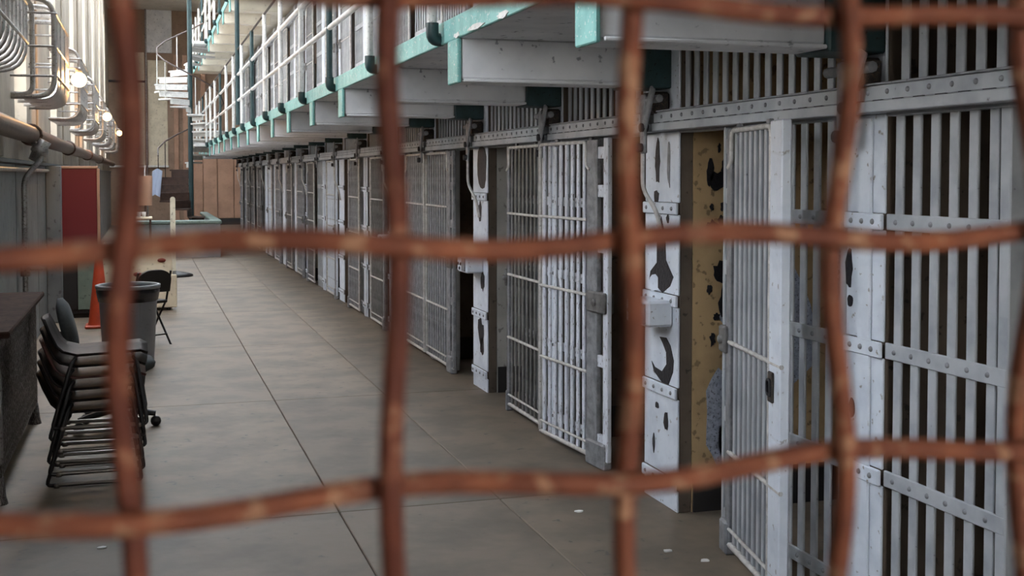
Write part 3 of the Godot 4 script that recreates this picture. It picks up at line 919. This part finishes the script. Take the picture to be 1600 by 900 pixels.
# ------------------------------------------------------------------ left side of the corridor
func make_window_guards() -> void:
	for i in WINDOWS.size():
		var z: float = WINDOWS[i]
		if z > -5.0 or z < -39:
			continue
		var o := thing("window_guard", "bowed steel bar cage over a window, %s from the screen along the left" % ORD[i - 1], "window guard", Vector3(WALL_LEFT, 0, z), 0, "bar cages over the windows")
		var half := 0.88
		var d := 0.36
		var y0 := 2.38
		var y1 := 3.24
		var dense := i % 2 == 1
		var n := 9 if dense else 4
		for k in n:
			var zz := lerpf(half, -half, k / (n - 1.0))
			var dd := d if k > 0 and k < n - 1 else d
			var pts := bend([Vector3(0, y0, zz), Vector3(dd, y0, zz), Vector3(dd, y1, zz), Vector3(0, y1, zz)], 0.2, 6)
			part("hoop_bar", tube(pts, 0.026 if not dense else 0.02, 6), M.guard, o)
		if not dense:
			var pts2 := bend([Vector3(0, y0 + 0.02, half), Vector3(d * 0.5, y0 + 0.02, half), Vector3(d * 0.5, y1 - 0.02, half), Vector3(0, y1 - 0.02, half)], 0.1, 6)
			part("hoop_bar", tube(pts2, 0.024, 6), M.guard, o)
			# sheet along the lower and outer side
			var st := begin()
			st.set_smooth_group(1)
			var prof := bend([Vector3(0.08, y0 - 0.012, 0), Vector3(d + 0.012, y0 - 0.012, 0), Vector3(d + 0.012, y1 - 0.1, 0)], 0.17, 6)
			for q in prof.size() - 1:
				var a: Vector3 = prof[q]
				var b: Vector3 = prof[q + 1]
				var nrm := Vector3((b - a).y, -(b - a).x, 0)
				for s in [0.0, -0.006]:
					var off: Vector3 = nrm.normalized() * s
					quad(st, a + off + Vector3(0, 0, -half), b + off + Vector3(0, 0, -half), b + off + Vector3(0, 0, half - 0.25), a + off + Vector3(0, 0, half - 0.25), nrm if s == 0.0 else -nrm)
			part("sheet", done(st), M.guard, o)
		for y in [y0 + 0.18, y0 + 0.44, y0 + 0.73]:
			var pts3 := bend([Vector3(0, y, half + 0.018), Vector3(d, y, half + 0.018), Vector3(d + 0.018, y, half), Vector3(d + 0.018, y, -half), Vector3(0, y, -half - 0.018)], 0.03, 3)
			part("band", tube(pts3, 0.012, 6), M.guard, o)

func make_lamps() -> void:
	var spots := [[2.66, -12.9], [2.74, -22.6], [2.84, -34.2]]
	for i in 3:
		var y: float = spots[i][0]
		var z: float = spots[i][1]
		var o := thing("wall_lamp", "warm glowing bulb lamp on a bracket among window cages, %s from the screen" % ORD[i], "lamp", Vector3(0, y, z), 0, "warm bulbs along the left wall")
		var x := -0.62
		rod("bracket", Vector3(WALL_LEFT, 0.12, 0), Vector3(x, 0.12, 0), 0.012, M.steel, o, 6)
		part("socket", lathe([[0.0, 0.13], [0.03, 0.125], [0.034, 0.07], [0.0, 0.069]], 12), M.steel, o, Vector3(x, 0, 0))
		var prof := []
		for k in 9:
			var a := PI * k / 8.0
			prof.append([sin(a) * 0.075 + 0.001, -cos(a) * 0.075])
		part("bulb", lathe(prof, 16), M.bulb, o, Vector3(x, 0, 0))
		var l := OmniLight3D.new()
		l.name = "lamp_light"
		l.light_color = rgb(255, 190, 120)
		l.light_energy = 0.9
		l.light_size = 0.06
		l.omni_range = 30.0
		l.omni_attenuation = 2.0
		l.shadow_enabled = true
		o.add_child(l)
		l.position = Vector3(x, 0, 0)

func make_pipes() -> void:
	var o := thing("heating_pipe", "thick brown heating pipe running along the left wall", "pipe")
	var r := 0.08
	rod("run", Vector3(-0.98, 2.06, 3.1), Vector3(-0.98, 2.06, -41.5), r, M.pipe_brown, o, 14)
	for z in [-6.0, -11.7, -17.3, -23.0, -29.0]:
		part("coupling", lathe([[r + 0.002, -0.09], [r + 0.022, -0.08], [r + 0.022, 0.08], [r + 0.002, 0.09]], 16), M.pipe_brown, o, Vector3(-0.98, 2.06, z), Basis(Vector3(1, 0, 0), PI / 2))
		span("hanger", Vector3(WALL_LEFT, 2.03, z - 0.35), Vector3(-1.05, 2.09, z - 0.3), M.iron, o)
	var d := thing("drop_pipe", "thin steel pipe dropping from brown heating pipe past grey wall panels", "pipe")
	var pts := bend([Vector3(-0.95, 1.99, -11.55), Vector3(-0.86, 1.86, -11.45), Vector3(-1.0, 1.68, -11.4), Vector3(-1.02, 1.62, -11.4), Vector3(-1.02, 0.0, -11.4)], 0.06, 4)
	part("pipe_run", tube(pts, 0.026, 8), M.steel, d)
	part("union", lathe([[0.0, -0.1], [0.05, -0.1], [0.06, -0.03], [0.075, -0.02], [0.075, 0.03], [0.055, 0.05], [0.055, 0.11], [0.0, 0.11]], 12), M.steel, d, Vector3(-0.895, 1.905, -11.48), Basis(Vector3(0, 0, 1), -0.5))
	part("tee", lathe([[0.0, -0.07], [0.042, -0.07], [0.042, 0.07], [0.0, 0.07]], 10), M.steel, d, Vector3(-1.02, 0.86, -11.4))
	var v := rod("branch", Vector3(-1.02, 0.86, -11.4), Vector3(-0.86, 0.86, -11.4), 0.022, M.steel, d)
	part("valve_handle", box(Vector3(0.12, 0.015, 0.025), 0.005), M.steel, v, Vector3(-0.84, 0.885, -11.4), Basis(Vector3(0, 0, 1), 0.2))
	rod("wall_conduit", Vector3(-1.03, 1.74, 3.1), Vector3(-1.03, 1.74, -14.3), 0.018, M.steel, d)

func make_radiator() -> void:
	var o := thing("radiator", "dark cast-iron radiator under a brown board at the left edge", "radiator", Vector3(-0.86, 0, -7.6))
	span("top_board", Vector3(-0.2, 0.86, -1.1), Vector3(0.2, 0.895, 1.1), M.board, o, 0.008)
	var st := begin()
	# one section: two columns with rounded ends, a top and a bottom hub
	for x in [-0.12, -0.04, 0.04, 0.12]:
		add_tube(st, bend([Vector3(x, 0.11, 0), Vector3(x, 0.14, 0), Vector3(x, 0.78, 0), Vector3(x, 0.82, 0)], 0.02, 2), [0.022, 0.03, 0.03, 0.031, 0.03, 0.03, 0.022, 0.02], 8)
	add_box(st, Vector3(0, 0.14, 0), Vector3(0.30, 0.07, 0.062), 0.02)
	add_box(st, Vector3(0, 0.80, 0), Vector3(0.30, 0.08, 0.066), 0.02)
	add_box(st, Vector3(0, 0.47, 0), Vector3(0.28, 0.04, 0.02), 0.006)
	var sec := done(st)
	for i in 30:
		part("section", sec, M.radiator, o, Vector3(0, 0.02, 1.04 - 0.072 * i))
	for z in [1.04, -1.04]:
		for x in [-0.13, 0.13]:
			part("foot", lathe([[0.045, 0.0], [0.035, 0.04], [0.025, 0.14], [0.0, 0.14]], 10), M.radiator, o, Vector3(x, 0, z))
	part("end_scroll", tube(bend([Vector3(-0.14, 0.2, 0), Vector3(-0.14, 0.75, 0), Vector3(0.14, 0.75, 0), Vector3(0.14, 0.2, 0)], 0.12, 5), 0.018, 8), M.steel, o, Vector3(0, 0.02, 1.08))
	part("valve", lathe([[0.0, -0.05], [0.035, -0.05], [0.035, 0.03], [0.015, 0.04], [0.015, 0.08], [0.045, 0.085], [0.045, 0.1], [0.0, 0.1]], 12), M.steel, o, Vector3(0.12, 0.42, 1.1), Basis(Vector3(1, 0, 0), PI / 2))

func make_stack_chair() -> Node3D:
	# a sled-base stacking chair that faces +x
	var o := thing("stacking_chair", "", "chair", Vector3.ZERO, 0, "stacked dark chairs beside the radiator")
	var st := begin()
	st.set_smooth_group(1)
	# curved shell: seat, bend and back, with thickness
	var prof := [Vector2(0.25, 0.385), Vector2(0.21, 0.405), Vector2(0.0, 0.395), Vector2(-0.12, 0.39), Vector2(-0.19, 0.41), Vector2(-0.235, 0.455), Vector2(-0.27, 0.53), Vector2(-0.30, 0.60)]
	var half := [0.20, 0.22, 0.22, 0.21, 0.205, 0.21, 0.215, 0.17]
	var rows := []
	for side in [0.0, 0.014]:
		var grid := []
		for i in prof.size():
			var t: Vector2 = (prof[mini(i + 1, prof.size() - 1)] - prof[maxi(i - 1, 0)]).normalized()
			var nn: Vector2 = Vector2(-t.y, t.x) * side
			var row := []
			for k in 7:
				var w := (k / 3.0 - 1.0)
				var dish := 0.02 * w * w
				row.append(Vector3(prof[i].x + nn.x + dish * (1.0 if i > 4 else 0.0), prof[i].y + nn.y + dish * (0.0 if i > 4 else 1.0), w * half[i]))
			grid.append(row)
		rows.append(grid)
	for side in 2:
		for i in prof.size() - 1:
			for k in 6:
				var g: Array = rows[side]
				var o2: Array = rows[1 - side]
				quad(st, g[i][k], g[i + 1][k], g[i + 1][k + 1], g[i][k + 1], g[i][k] - o2[i][k])
	for i in prof.size() - 1:
		for k in [0, 6]:
			quad(st, rows[0][i][k], rows[0][i + 1][k], rows[1][i + 1][k], rows[1][i][k], Vector3(0, 0, k - 3))
	for k in 6:
		for i in [0, prof.size() - 1]:
			quad(st, rows[0][i][k], rows[0][i][k + 1], rows[1][i][k + 1], rows[1][i][k], Vector3(1 if i == 0 else -1, 0 if i == 0 else 1, 0))
	part("shell", done(st), M.seat, o)
	for s in [-1, 1]:
		var z: float = s * 0.235
		var pts := bend([Vector3(0.17, 0.38, s * 0.19), Vector3(0.19, 0.36, z), Vector3(0.24, 0.015, z), Vector3(0.2, 0.015, z)], 0.03, 3)
		var pts2 := bend([Vector3(-0.13, 0.38, s * 0.19), Vector3(-0.15, 0.36, z), Vector3(-0.25, 0.015, z), Vector3(-0.2, 0.015, z)], 0.03, 3)
		part("leg", tube(pts, 0.011, 7), M.black, o)
		part("leg", tube(pts2, 0.011, 7), M.black, o)
		rod("runner", Vector3(0.2, 0.015, z), Vector3(-0.2, 0.015, z), 0.0115, M.chrome, o, 7)
		for x in [0.2, -0.2]:
			part("glide", lathe([[0.0, -0.014], [0.017, -0.014], [0.017, 0.006], [0.0, 0.012]], 8), M.chrome, o, Vector3(x, 0.014, z))
	for x in [0.17, -0.13]:
		rod("cross_bar", Vector3(x, 0.38, -0.19), Vector3(x, 0.38, 0.19), 0.010, M.chrome, o, 6)
	return o

func make_chairs() -> void:
	var first := make_stack_chair()
	var words := ["bottom chair of the dark stack beside the radiator, chrome runners on floor", "second chair up in the dark stack beside the radiator", "middle lower chair in dark stack by radiator, third from the floor", "middle upper chair in dark stack by radiator, fourth from the floor", "second chair from the top in the dark stack by radiator", "top chair of the dark stack beside the radiator"]
	for i in 6:
		var o: Node3D = first if i == 0 else first.duplicate()
		if i > 0:
			o.name = numbered("stacking_chair")
			add_child(o, true)
		o.position = Vector3(-0.27 + 0.006 * i, 0.062 * i, -7.05 + 0.004 * (i % 3))
		o.rotation.y = [0.0, 0.03, -0.02, 0.02, -0.03, 0.01][i]
		o.set_meta("label", words[i])
		if i == 3:
			o.get_child(0).material_override = M.seat_red
	# office chair
	var o := thing("office_chair", "grey upholstered office chair on castors behind the chair stack", "office chair", Vector3(-0.2, 0, -8.35))
	part("seat", lathe([[0.0, 0.37], [0.2, 0.37], [0.255, 0.40], [0.262, 0.43], [0.24, 0.465], [0.15, 0.478], [0.0, 0.48]], 20), M.fabric, o)
	var st := begin()
	add_lathe(st, [[0.0, -0.03], [0.14, -0.03], [0.185, -0.01], [0.185, 0.02], [0.14, 0.045], [0.0, 0.05]], Vector3.ZERO, 20, 1, Basis(Vector3(0, 0, 1), -PI / 2 + 0.25) * Basis.from_scale(Vector3(1, 1, 1.1)))
	part("backrest", done(st), M.fabric, o, Vector3(-0.30, 0.70, 0))
	part("back_post", tube(bend([Vector3(-0.1, 0.36, 0), Vector3(-0.33, 0.38, 0), Vector3(-0.345, 0.66, 0)], 0.08, 4), 0.02, 8), M.black, o)
	rod("column", Vector3(0, 0.1, 0), Vector3(0, 0.38, 0), 0.028, M.black, o)
	for i in 5:
		var a := TAU * i / 5.0 + 0.1
		var e := Vector3(cos(a) * 0.26, 0.085, sin(a) * 0.26)
		var leg := part("base_arm", tube([Vector3(0, 0.13, 0), e], [0.03, 0.018], 8), M.black, o)
		part("castor", lathe([[0.0, -0.022], [0.03, -0.022], [0.035, -0.012], [0.035, 0.012], [0.03, 0.022], [0.0, 0.022]], 12), M.black, leg, e + Vector3(0, -0.05, 0), Basis(Vector3(sin(a), 0, -cos(a)), 0) * Basis(Vector3(1, 0, 0), PI / 2))
	# folding chair
	var f := thing("folding_chair", "black folding chair with rounded back standing right of the grey bin", "folding chair", Vector3(-0.03, 0, -12.4), -0.95)
	var back := plate(bend_flat([Vector2(-0.2, 0.0), Vector2(-0.2, 0.17), Vector2(-0.1, 0.23), Vector2(0.1, 0.23), Vector2(0.2, 0.17), Vector2(0.2, 0.0)]), 0.02, Vector3(0, 0, 1), Vector3(0, 1, 0))
	part("backrest", back, M.black_matte, f, Vector3(0.17, 0.53, 0), Basis(Vector3(0, 0, 1), -0.2))
	part("seat", box(Vector3(0.38, 0.03, 0.38), 0.014), M.black_matte, f, Vector3(-0.03, 0.43, 0))
	for s in [-1, 1]:
		part("leg", tube([Vector3(0.21, 0.74, s * 0.19), Vector3(0.12, 0.44, s * 0.2), Vector3(-0.19, 0.0, s * 0.2)], 0.011, 7), M.black, f)
		part("leg", tube([Vector3(-0.1, 0.43, s * 0.18), Vector3(0.21, 0.0, s * 0.18)], 0.011, 7), M.black, f)
	rod("stretcher", Vector3(0.15, 0.1, -0.18), Vector3(0.15, 0.1, 0.18), 0.008, M.black, f, 6)
	rod("stretcher", Vector3(-0.13, 0.09, -0.2), Vector3(-0.13, 0.09, 0.2), 0.008, M.black, f, 6)

func bend_flat(p: Array) -> Array:
	var pts := []
	for q in p:
		pts.append(Vector3(q.x, q.y, 0))
	var out := []
	for q in bend(pts, 0.06, 4):
		out.append(Vector2(q.x, q.y))
	return out

func make_left_things() -> void:
	# grey bin with a dark liner
	var o := thing("waste_bin", "round grey waste bin with dark liner folded over its rim", "bin", Vector3(-0.145, 0, -11.05))
	part("body", lathe([[0.0, 0.0], [0.205, 0.0], [0.215, 0.02], [0.25, 0.66], [0.262, 0.67], [0.268, 0.70], [0.255, 0.71], [0.245, 0.70], [0.20, 0.04], [0.0, 0.035]], 32), M.bin, o)
	part("liner", lathe([[0.2475, 0.585], [0.254, 0.58], [0.271, 0.668], [0.266, 0.70], [0.25, 0.705], [0.238, 0.69], [0.21, 0.3], [0.0, 0.25]], 32), M.liner, o)
	part("rim", lathe([[0.255, 0.69], [0.276, 0.692], [0.278, 0.722], [0.262, 0.727], [0.246, 0.72], [0.246, 0.69]], 32), M.enclosure, o)
	# traffic cone
	var c := thing("traffic_cone", "tall orange traffic cone behind the grey bin", "traffic cone", Vector3(-0.49, 0, -13.95))
	part("base", box(Vector3(0.30, 0.035, 0.30), 0.012), M.orange, c, Vector3(0, 0.0175, 0))
	part("cone", lathe([[0.125, 0.035], [0.115, 0.06], [0.035, 0.82], [0.025, 0.84], [0.0, 0.84]], 24), M.orange, c)
	# locker with a red upper front
	var l := thing("locker", "dark steel locker with a red panel on its end by the left wall", "locker", Vector3(-0.77, 0, -15.32))
	span("body", Vector3(-0.27, 0.05, -0.4), Vector3(0.25, 1.79, 0.4), M.bare, l, 0.008)
	span("red_panel", Vector3(-0.22, 0.72, 0.401), Vector3(0.235, 1.77, 0.42), M.red, l, 0.004)
	span("trim", Vector3(-0.27, 1.77, 0.4), Vector3(0.25, 1.80, 0.43), M.tan, l, 0.004)
	span("trim", Vector3(0.237, 0.05, 0.4), Vector3(0.27, 1.77, 0.425), M.tan, l, 0.004)
	span("lower_panel", Vector3(-0.22, 0.1, 0.401), Vector3(0.0, 0.70, 0.412), M.black_matte, l, 0.004)
	span("lower_panel", Vector3(0.01, 0.1, 0.401), Vector3(0.235, 0.70, 0.412), M.sage, l, 0.004)
	span("plinth", Vector3(-0.26, 0, -0.38), Vector3(0.24, 0.05, 0.38), M.black, l, 0.0)
	# grey buttress in front of the locker
	var bt := thing("trim_1", "grey steel end post of the wall panelling beside the locker", "post", Vector3(-1.02, 0, -14.6), 0, "", "structure")
	span("post", Vector3(-0.05, 0.0, -0.12), Vector3(0.11, 1.80, 0.12), M.panel, bt, 0.01)
	# cream cabinet
	var k := thing("cabinet", "low cream cabinet with two red ovals behind black folding chair", "cabinet", Vector3(-0.14, 0, -15.75))
	span("body", Vector3(-0.36, 0.05, -0.3), Vector3(0.47, 0.80, 0.3), M.cream, k, 0.012)
	span("side_unit", Vector3(0.1, 0.04, 0.301), Vector3(0.52, 0.45, 0.34), M.cream, k, 0.01)
	span("worktop", Vector3(-0.37, 0.80, -0.32), Vector3(0.49, 0.83, 0.32), M.cream, k, 0.008)
	for e in [[0.34, 0.63], [0.05, 0.46]]:
		part("red_oval", lathe([[0.0, 0.0], [0.05, 0.0], [0.05, 0.006], [0.0, 0.007]], 20), M.oval_red, k, Vector3(e[0], e[1], 0.3 if e[1] > 0.5 else 0.301), Basis(Vector3(1, 0, 0), PI / 2) * Basis.from_scale(Vector3(1.0, 1.0, 0.55)))
	for x in [-0.3, 0.42]:
		for z in [-0.25, 0.25]:
			part("foot", lathe([[0.025, 0.0], [0.03, 0.055], [0.0, 0.055]], 10), M.black, k, Vector3(x, 0, z))
	# stanchion
	var s := thing("sign_post", "cream round-topped post on a black disc foot before the enclosure", "post", Vector3(0.455, 0, -20.65))
	part("disc_foot", lathe([[0.0, 0.0], [0.32, 0.0], [0.32, 0.03], [0.26, 0.05], [0.06, 0.09], [0.0, 0.09]], 24), M.black, s)
	var ol := [Vector2(-0.042, 0.06), Vector2(-0.042, 1.29)]
	for i in 9:
		var a := PI - PI * i / 8.0
		ol.append(Vector2(cos(a) * 0.042, 1.29 + sin(a) * 0.042))
	ol.append(Vector2(0.042, 0.06))
	part("post", plate(ol, 0.03, Vector3(1, 0, 0), Vector3(0, 1, 0)), M.cream, s)
	# low enclosure round the foot of the stair
	var e := thing("stair_enclosure", "low grey enclosure wall with sage capping round the spiral stair", "enclosure", Vector3(0, 0, -25.2))
	span("front_wall", Vector3(-0.25, 0.0, -0.12), Vector3(1.5, 0.69, 0.0), M.enclosure, e, 0.006)
	span("side_wall", Vector3(1.38, 0.0, -5.7), Vector3(1.5, 0.69, -0.12), M.enclosure, e, 0.006)
	span("capping", Vector3(-0.28, 0.69, -0.16), Vector3(1.53, 0.77, 0.03), M.sage, e, 0.02)
	span("capping", Vector3(1.34, 0.69, -5.73), Vector3(1.53, 0.77, -0.16), M.sage, e, 0.02)
	# table with lamp and cups at the far left
	var t := thing("side_table", "small dark table left of the stair enclosure", "table", Vector3(-0.1, 0, -24.3))
	span("table_top", Vector3(-0.3, 0.84, -0.25), Vector3(0.25, 0.88, 0.25), M.cream, t, 0.01)
	for x in [-0.26, 0.21]:
		for z in [-0.2, 0.2]:
			span("leg", Vector3(x - 0.02, 0, z - 0.02), Vector3(x + 0.02, 0.84, z + 0.02), M.stair_brown, t)
	var la := thing("table_lamp", "tan drum-shaded lamp with pale finial on the small far table", "lamp", Vector3(0.02, 0.88, -24.4))
	part("base", lathe([[0.0, 0.0], [0.07, 0.0], [0.06, 0.02], [0.015, 0.04], [0.012, 0.26], [0.0, 0.26]], 14), M.stair_brown, la)
	part("shade", lathe([[0.13, 0.22], [0.14, 0.79], [0.135, 0.80], [0.125, 0.78], [0.118, 0.225]], 24), M.tan, la)
	part("finial", lathe([[0.0, 0.5], [0.02, 0.5], [0.028, 0.55], [0.008, 1.0], [0.0, 1.02]], 10), M.paper, la)
	part("spider", box(Vector3(0.25, 0.01, 0.02), 0.002), M.iron, la, Vector3(0, 0.5, 0))
	rod("stem", Vector3(0, 0.25, 0), Vector3(0, 0.5, 0), 0.01, M.iron, la)
	var spots := [[-0.2, 0.12], [-0.1, 0.16], [0.0, 0.17], [0.09, 0.14]]
	for i in 4:
		alone("paper_cup", lathe([[0.0, 0.0], [0.03, 0.0], [0.042, 0.1], [0.038, 0.1], [0.028, 0.01], [0.0, 0.01]], 14), M.paper, "white paper cup on the small far table, %s from its left end" % ORD[i], "cup", Vector3(-0.1 + spots[i][0], 0.88, -24.3 + spots[i][1]), Basis.IDENTITY, "white cups on the far table")
	# paper scraps on the floor
	rng.seed = 77
	var where := [[2.07, -5.55, "by the doorway of the ochre cell"], [2.33, -4.67, "under the near askew door"], [2.23, -4.84, "just left of the near askew door"], [-0.2, -5.64, "in the open floor at lower left"]]
	for i in 4:
		alone("paper_scrap", plate(blob(0.05, 0.035, 90 + i, 0.5, 9), 0.006, Vector3(1, 0, 0), Vector3(0, 0, 1)), M.paper, "tiny white paper scrap on the floor %s" % where[i][2], "litter", Vector3(where[i][0], 0.003, where[i][1]), Basis.IDENTITY, "paper scraps on the floor")

func make_stair() -> void:
	var o := thing("spiral_stair", "iron spiral stair with curved handrail at the far end", "staircase", Vector3(1.06, 0, -29.0))
	rod("pole", Vector3.ZERO, Vector3(0, 6.1, 0), 0.055, M.dark_teal, o, 14)
	var r := 0.78
	var step := TAU / 13.0
	var n := 26
	var tread := begin()
	tread.set_smooth_group(-1)
	var ol := [Vector2(0.05, -0.03), Vector2(r, -r * tan(step * 0.56) * 0.95), Vector2(r * 1.02, 0.0), Vector2(r, r * tan(step * 0.56) * 0.95), Vector2(0.05, 0.03)]
	var tm := plate(ol, 0.035, Vector3(1, 0, 0), Vector3(0, 0, 1))
	var rail := []
	for i in n:
		# at the bottom on the far right, once round per floor
		var a := -step * i
		var y := 0.181 * (i + 1)
		var m: Material = M.stair_brown if i < 10 else M.white
		var b := Basis(Vector3.UP, a)
		var t := part("tread", tm, m, o, Vector3(0, y, 0), b)
		part("riser", box(Vector3(r - 0.06, 0.15 if i < 10 else 0.10, 0.015), 0.003), m, t, Vector3(r * 0.5 + 0.02, -0.09 if i < 10 else -0.066, -0.10), Basis(Vector3.UP, 0.18))
		var p := Vector3(cos(-a) * (r - 0.02), y, sin(-a) * (r - 0.02))
		if i % 2 == 0 and i > 5:
			rod("baluster", p, p + Vector3(0, 0.85, 0), 0.012, M.white if i >= 10 else M.iron, o, 6)
		if i > 5:
			rail.append(p + Vector3(0, 0.87, 0))
	var pts := []
	for i in rail.size() - 1:
		for k in 3:
			pts.append((rail[i] as Vector3).lerp(rail[i + 1], k / 3.0))
	pts.append(rail[-1])
	part("handrail", tube(pts, 0.018, 7), M.stair_brown, o)
	span("landing", Vector3(0.08, 2.36, -0.4), Vector3(0.37, 2.44, 0.4), M.white, o, 0.008)
	span("landing", Vector3(0.08, 4.73, -0.4), Vector3(0.37, 4.80, 0.4), M.white, o, 0.008)
	var c := thing("draped_cloth", "pale blue cloth hung over the foot of the spiral stair rail", "cloth", Vector3(0.3, 0.9, -28.4))
	var st := begin()
	st.set_smooth_group(1)
	for side in [0.0, -0.012]:
		for i in 8:
			for k in 6:
				var P := func(a: int, b: int) -> Vector3: return Vector3((a / 8.0 - 0.5) * 0.22 + (0.0 - b * 0.01), 0.95 - b * 0.10 - 0.05 * absf(a - 4.0) * 0.3, 0.035 * sin(a * 1.9 + b * 0.4) + side)
				quad(st, P.call(i, k), P.call(i + 1, k), P.call(i + 1, k + 1), P.call(i, k + 1), Vector3(0, 0, 1 if side == 0.0 else -1))
	part("cloth_folds", done(st), M.cloth, c)
	alone("column", tube([Vector3(1.38, 2.46, -18.6), Vector3(1.38, 4.70, -18.6)], 0.035, 12), M.dark_teal, "slim dark teal column between the two galleries", "column", Vector3.ZERO, Basis.IDENTITY, "", "structure")

func _ready() -> void:
	rng.seed = 1
	make_camera()
	make_sky()
	make_materials()
	make_shell()
	make_cells()
	gallery(0.0, -34.6, "first")
	make_upper_cells()
	gallery(TIER, -36.6, "upper")
	make_screen()
	make_window_guards()
	make_lamps()
	make_pipes()
	make_radiator()
	make_chairs()
	make_left_things()
	make_stair()
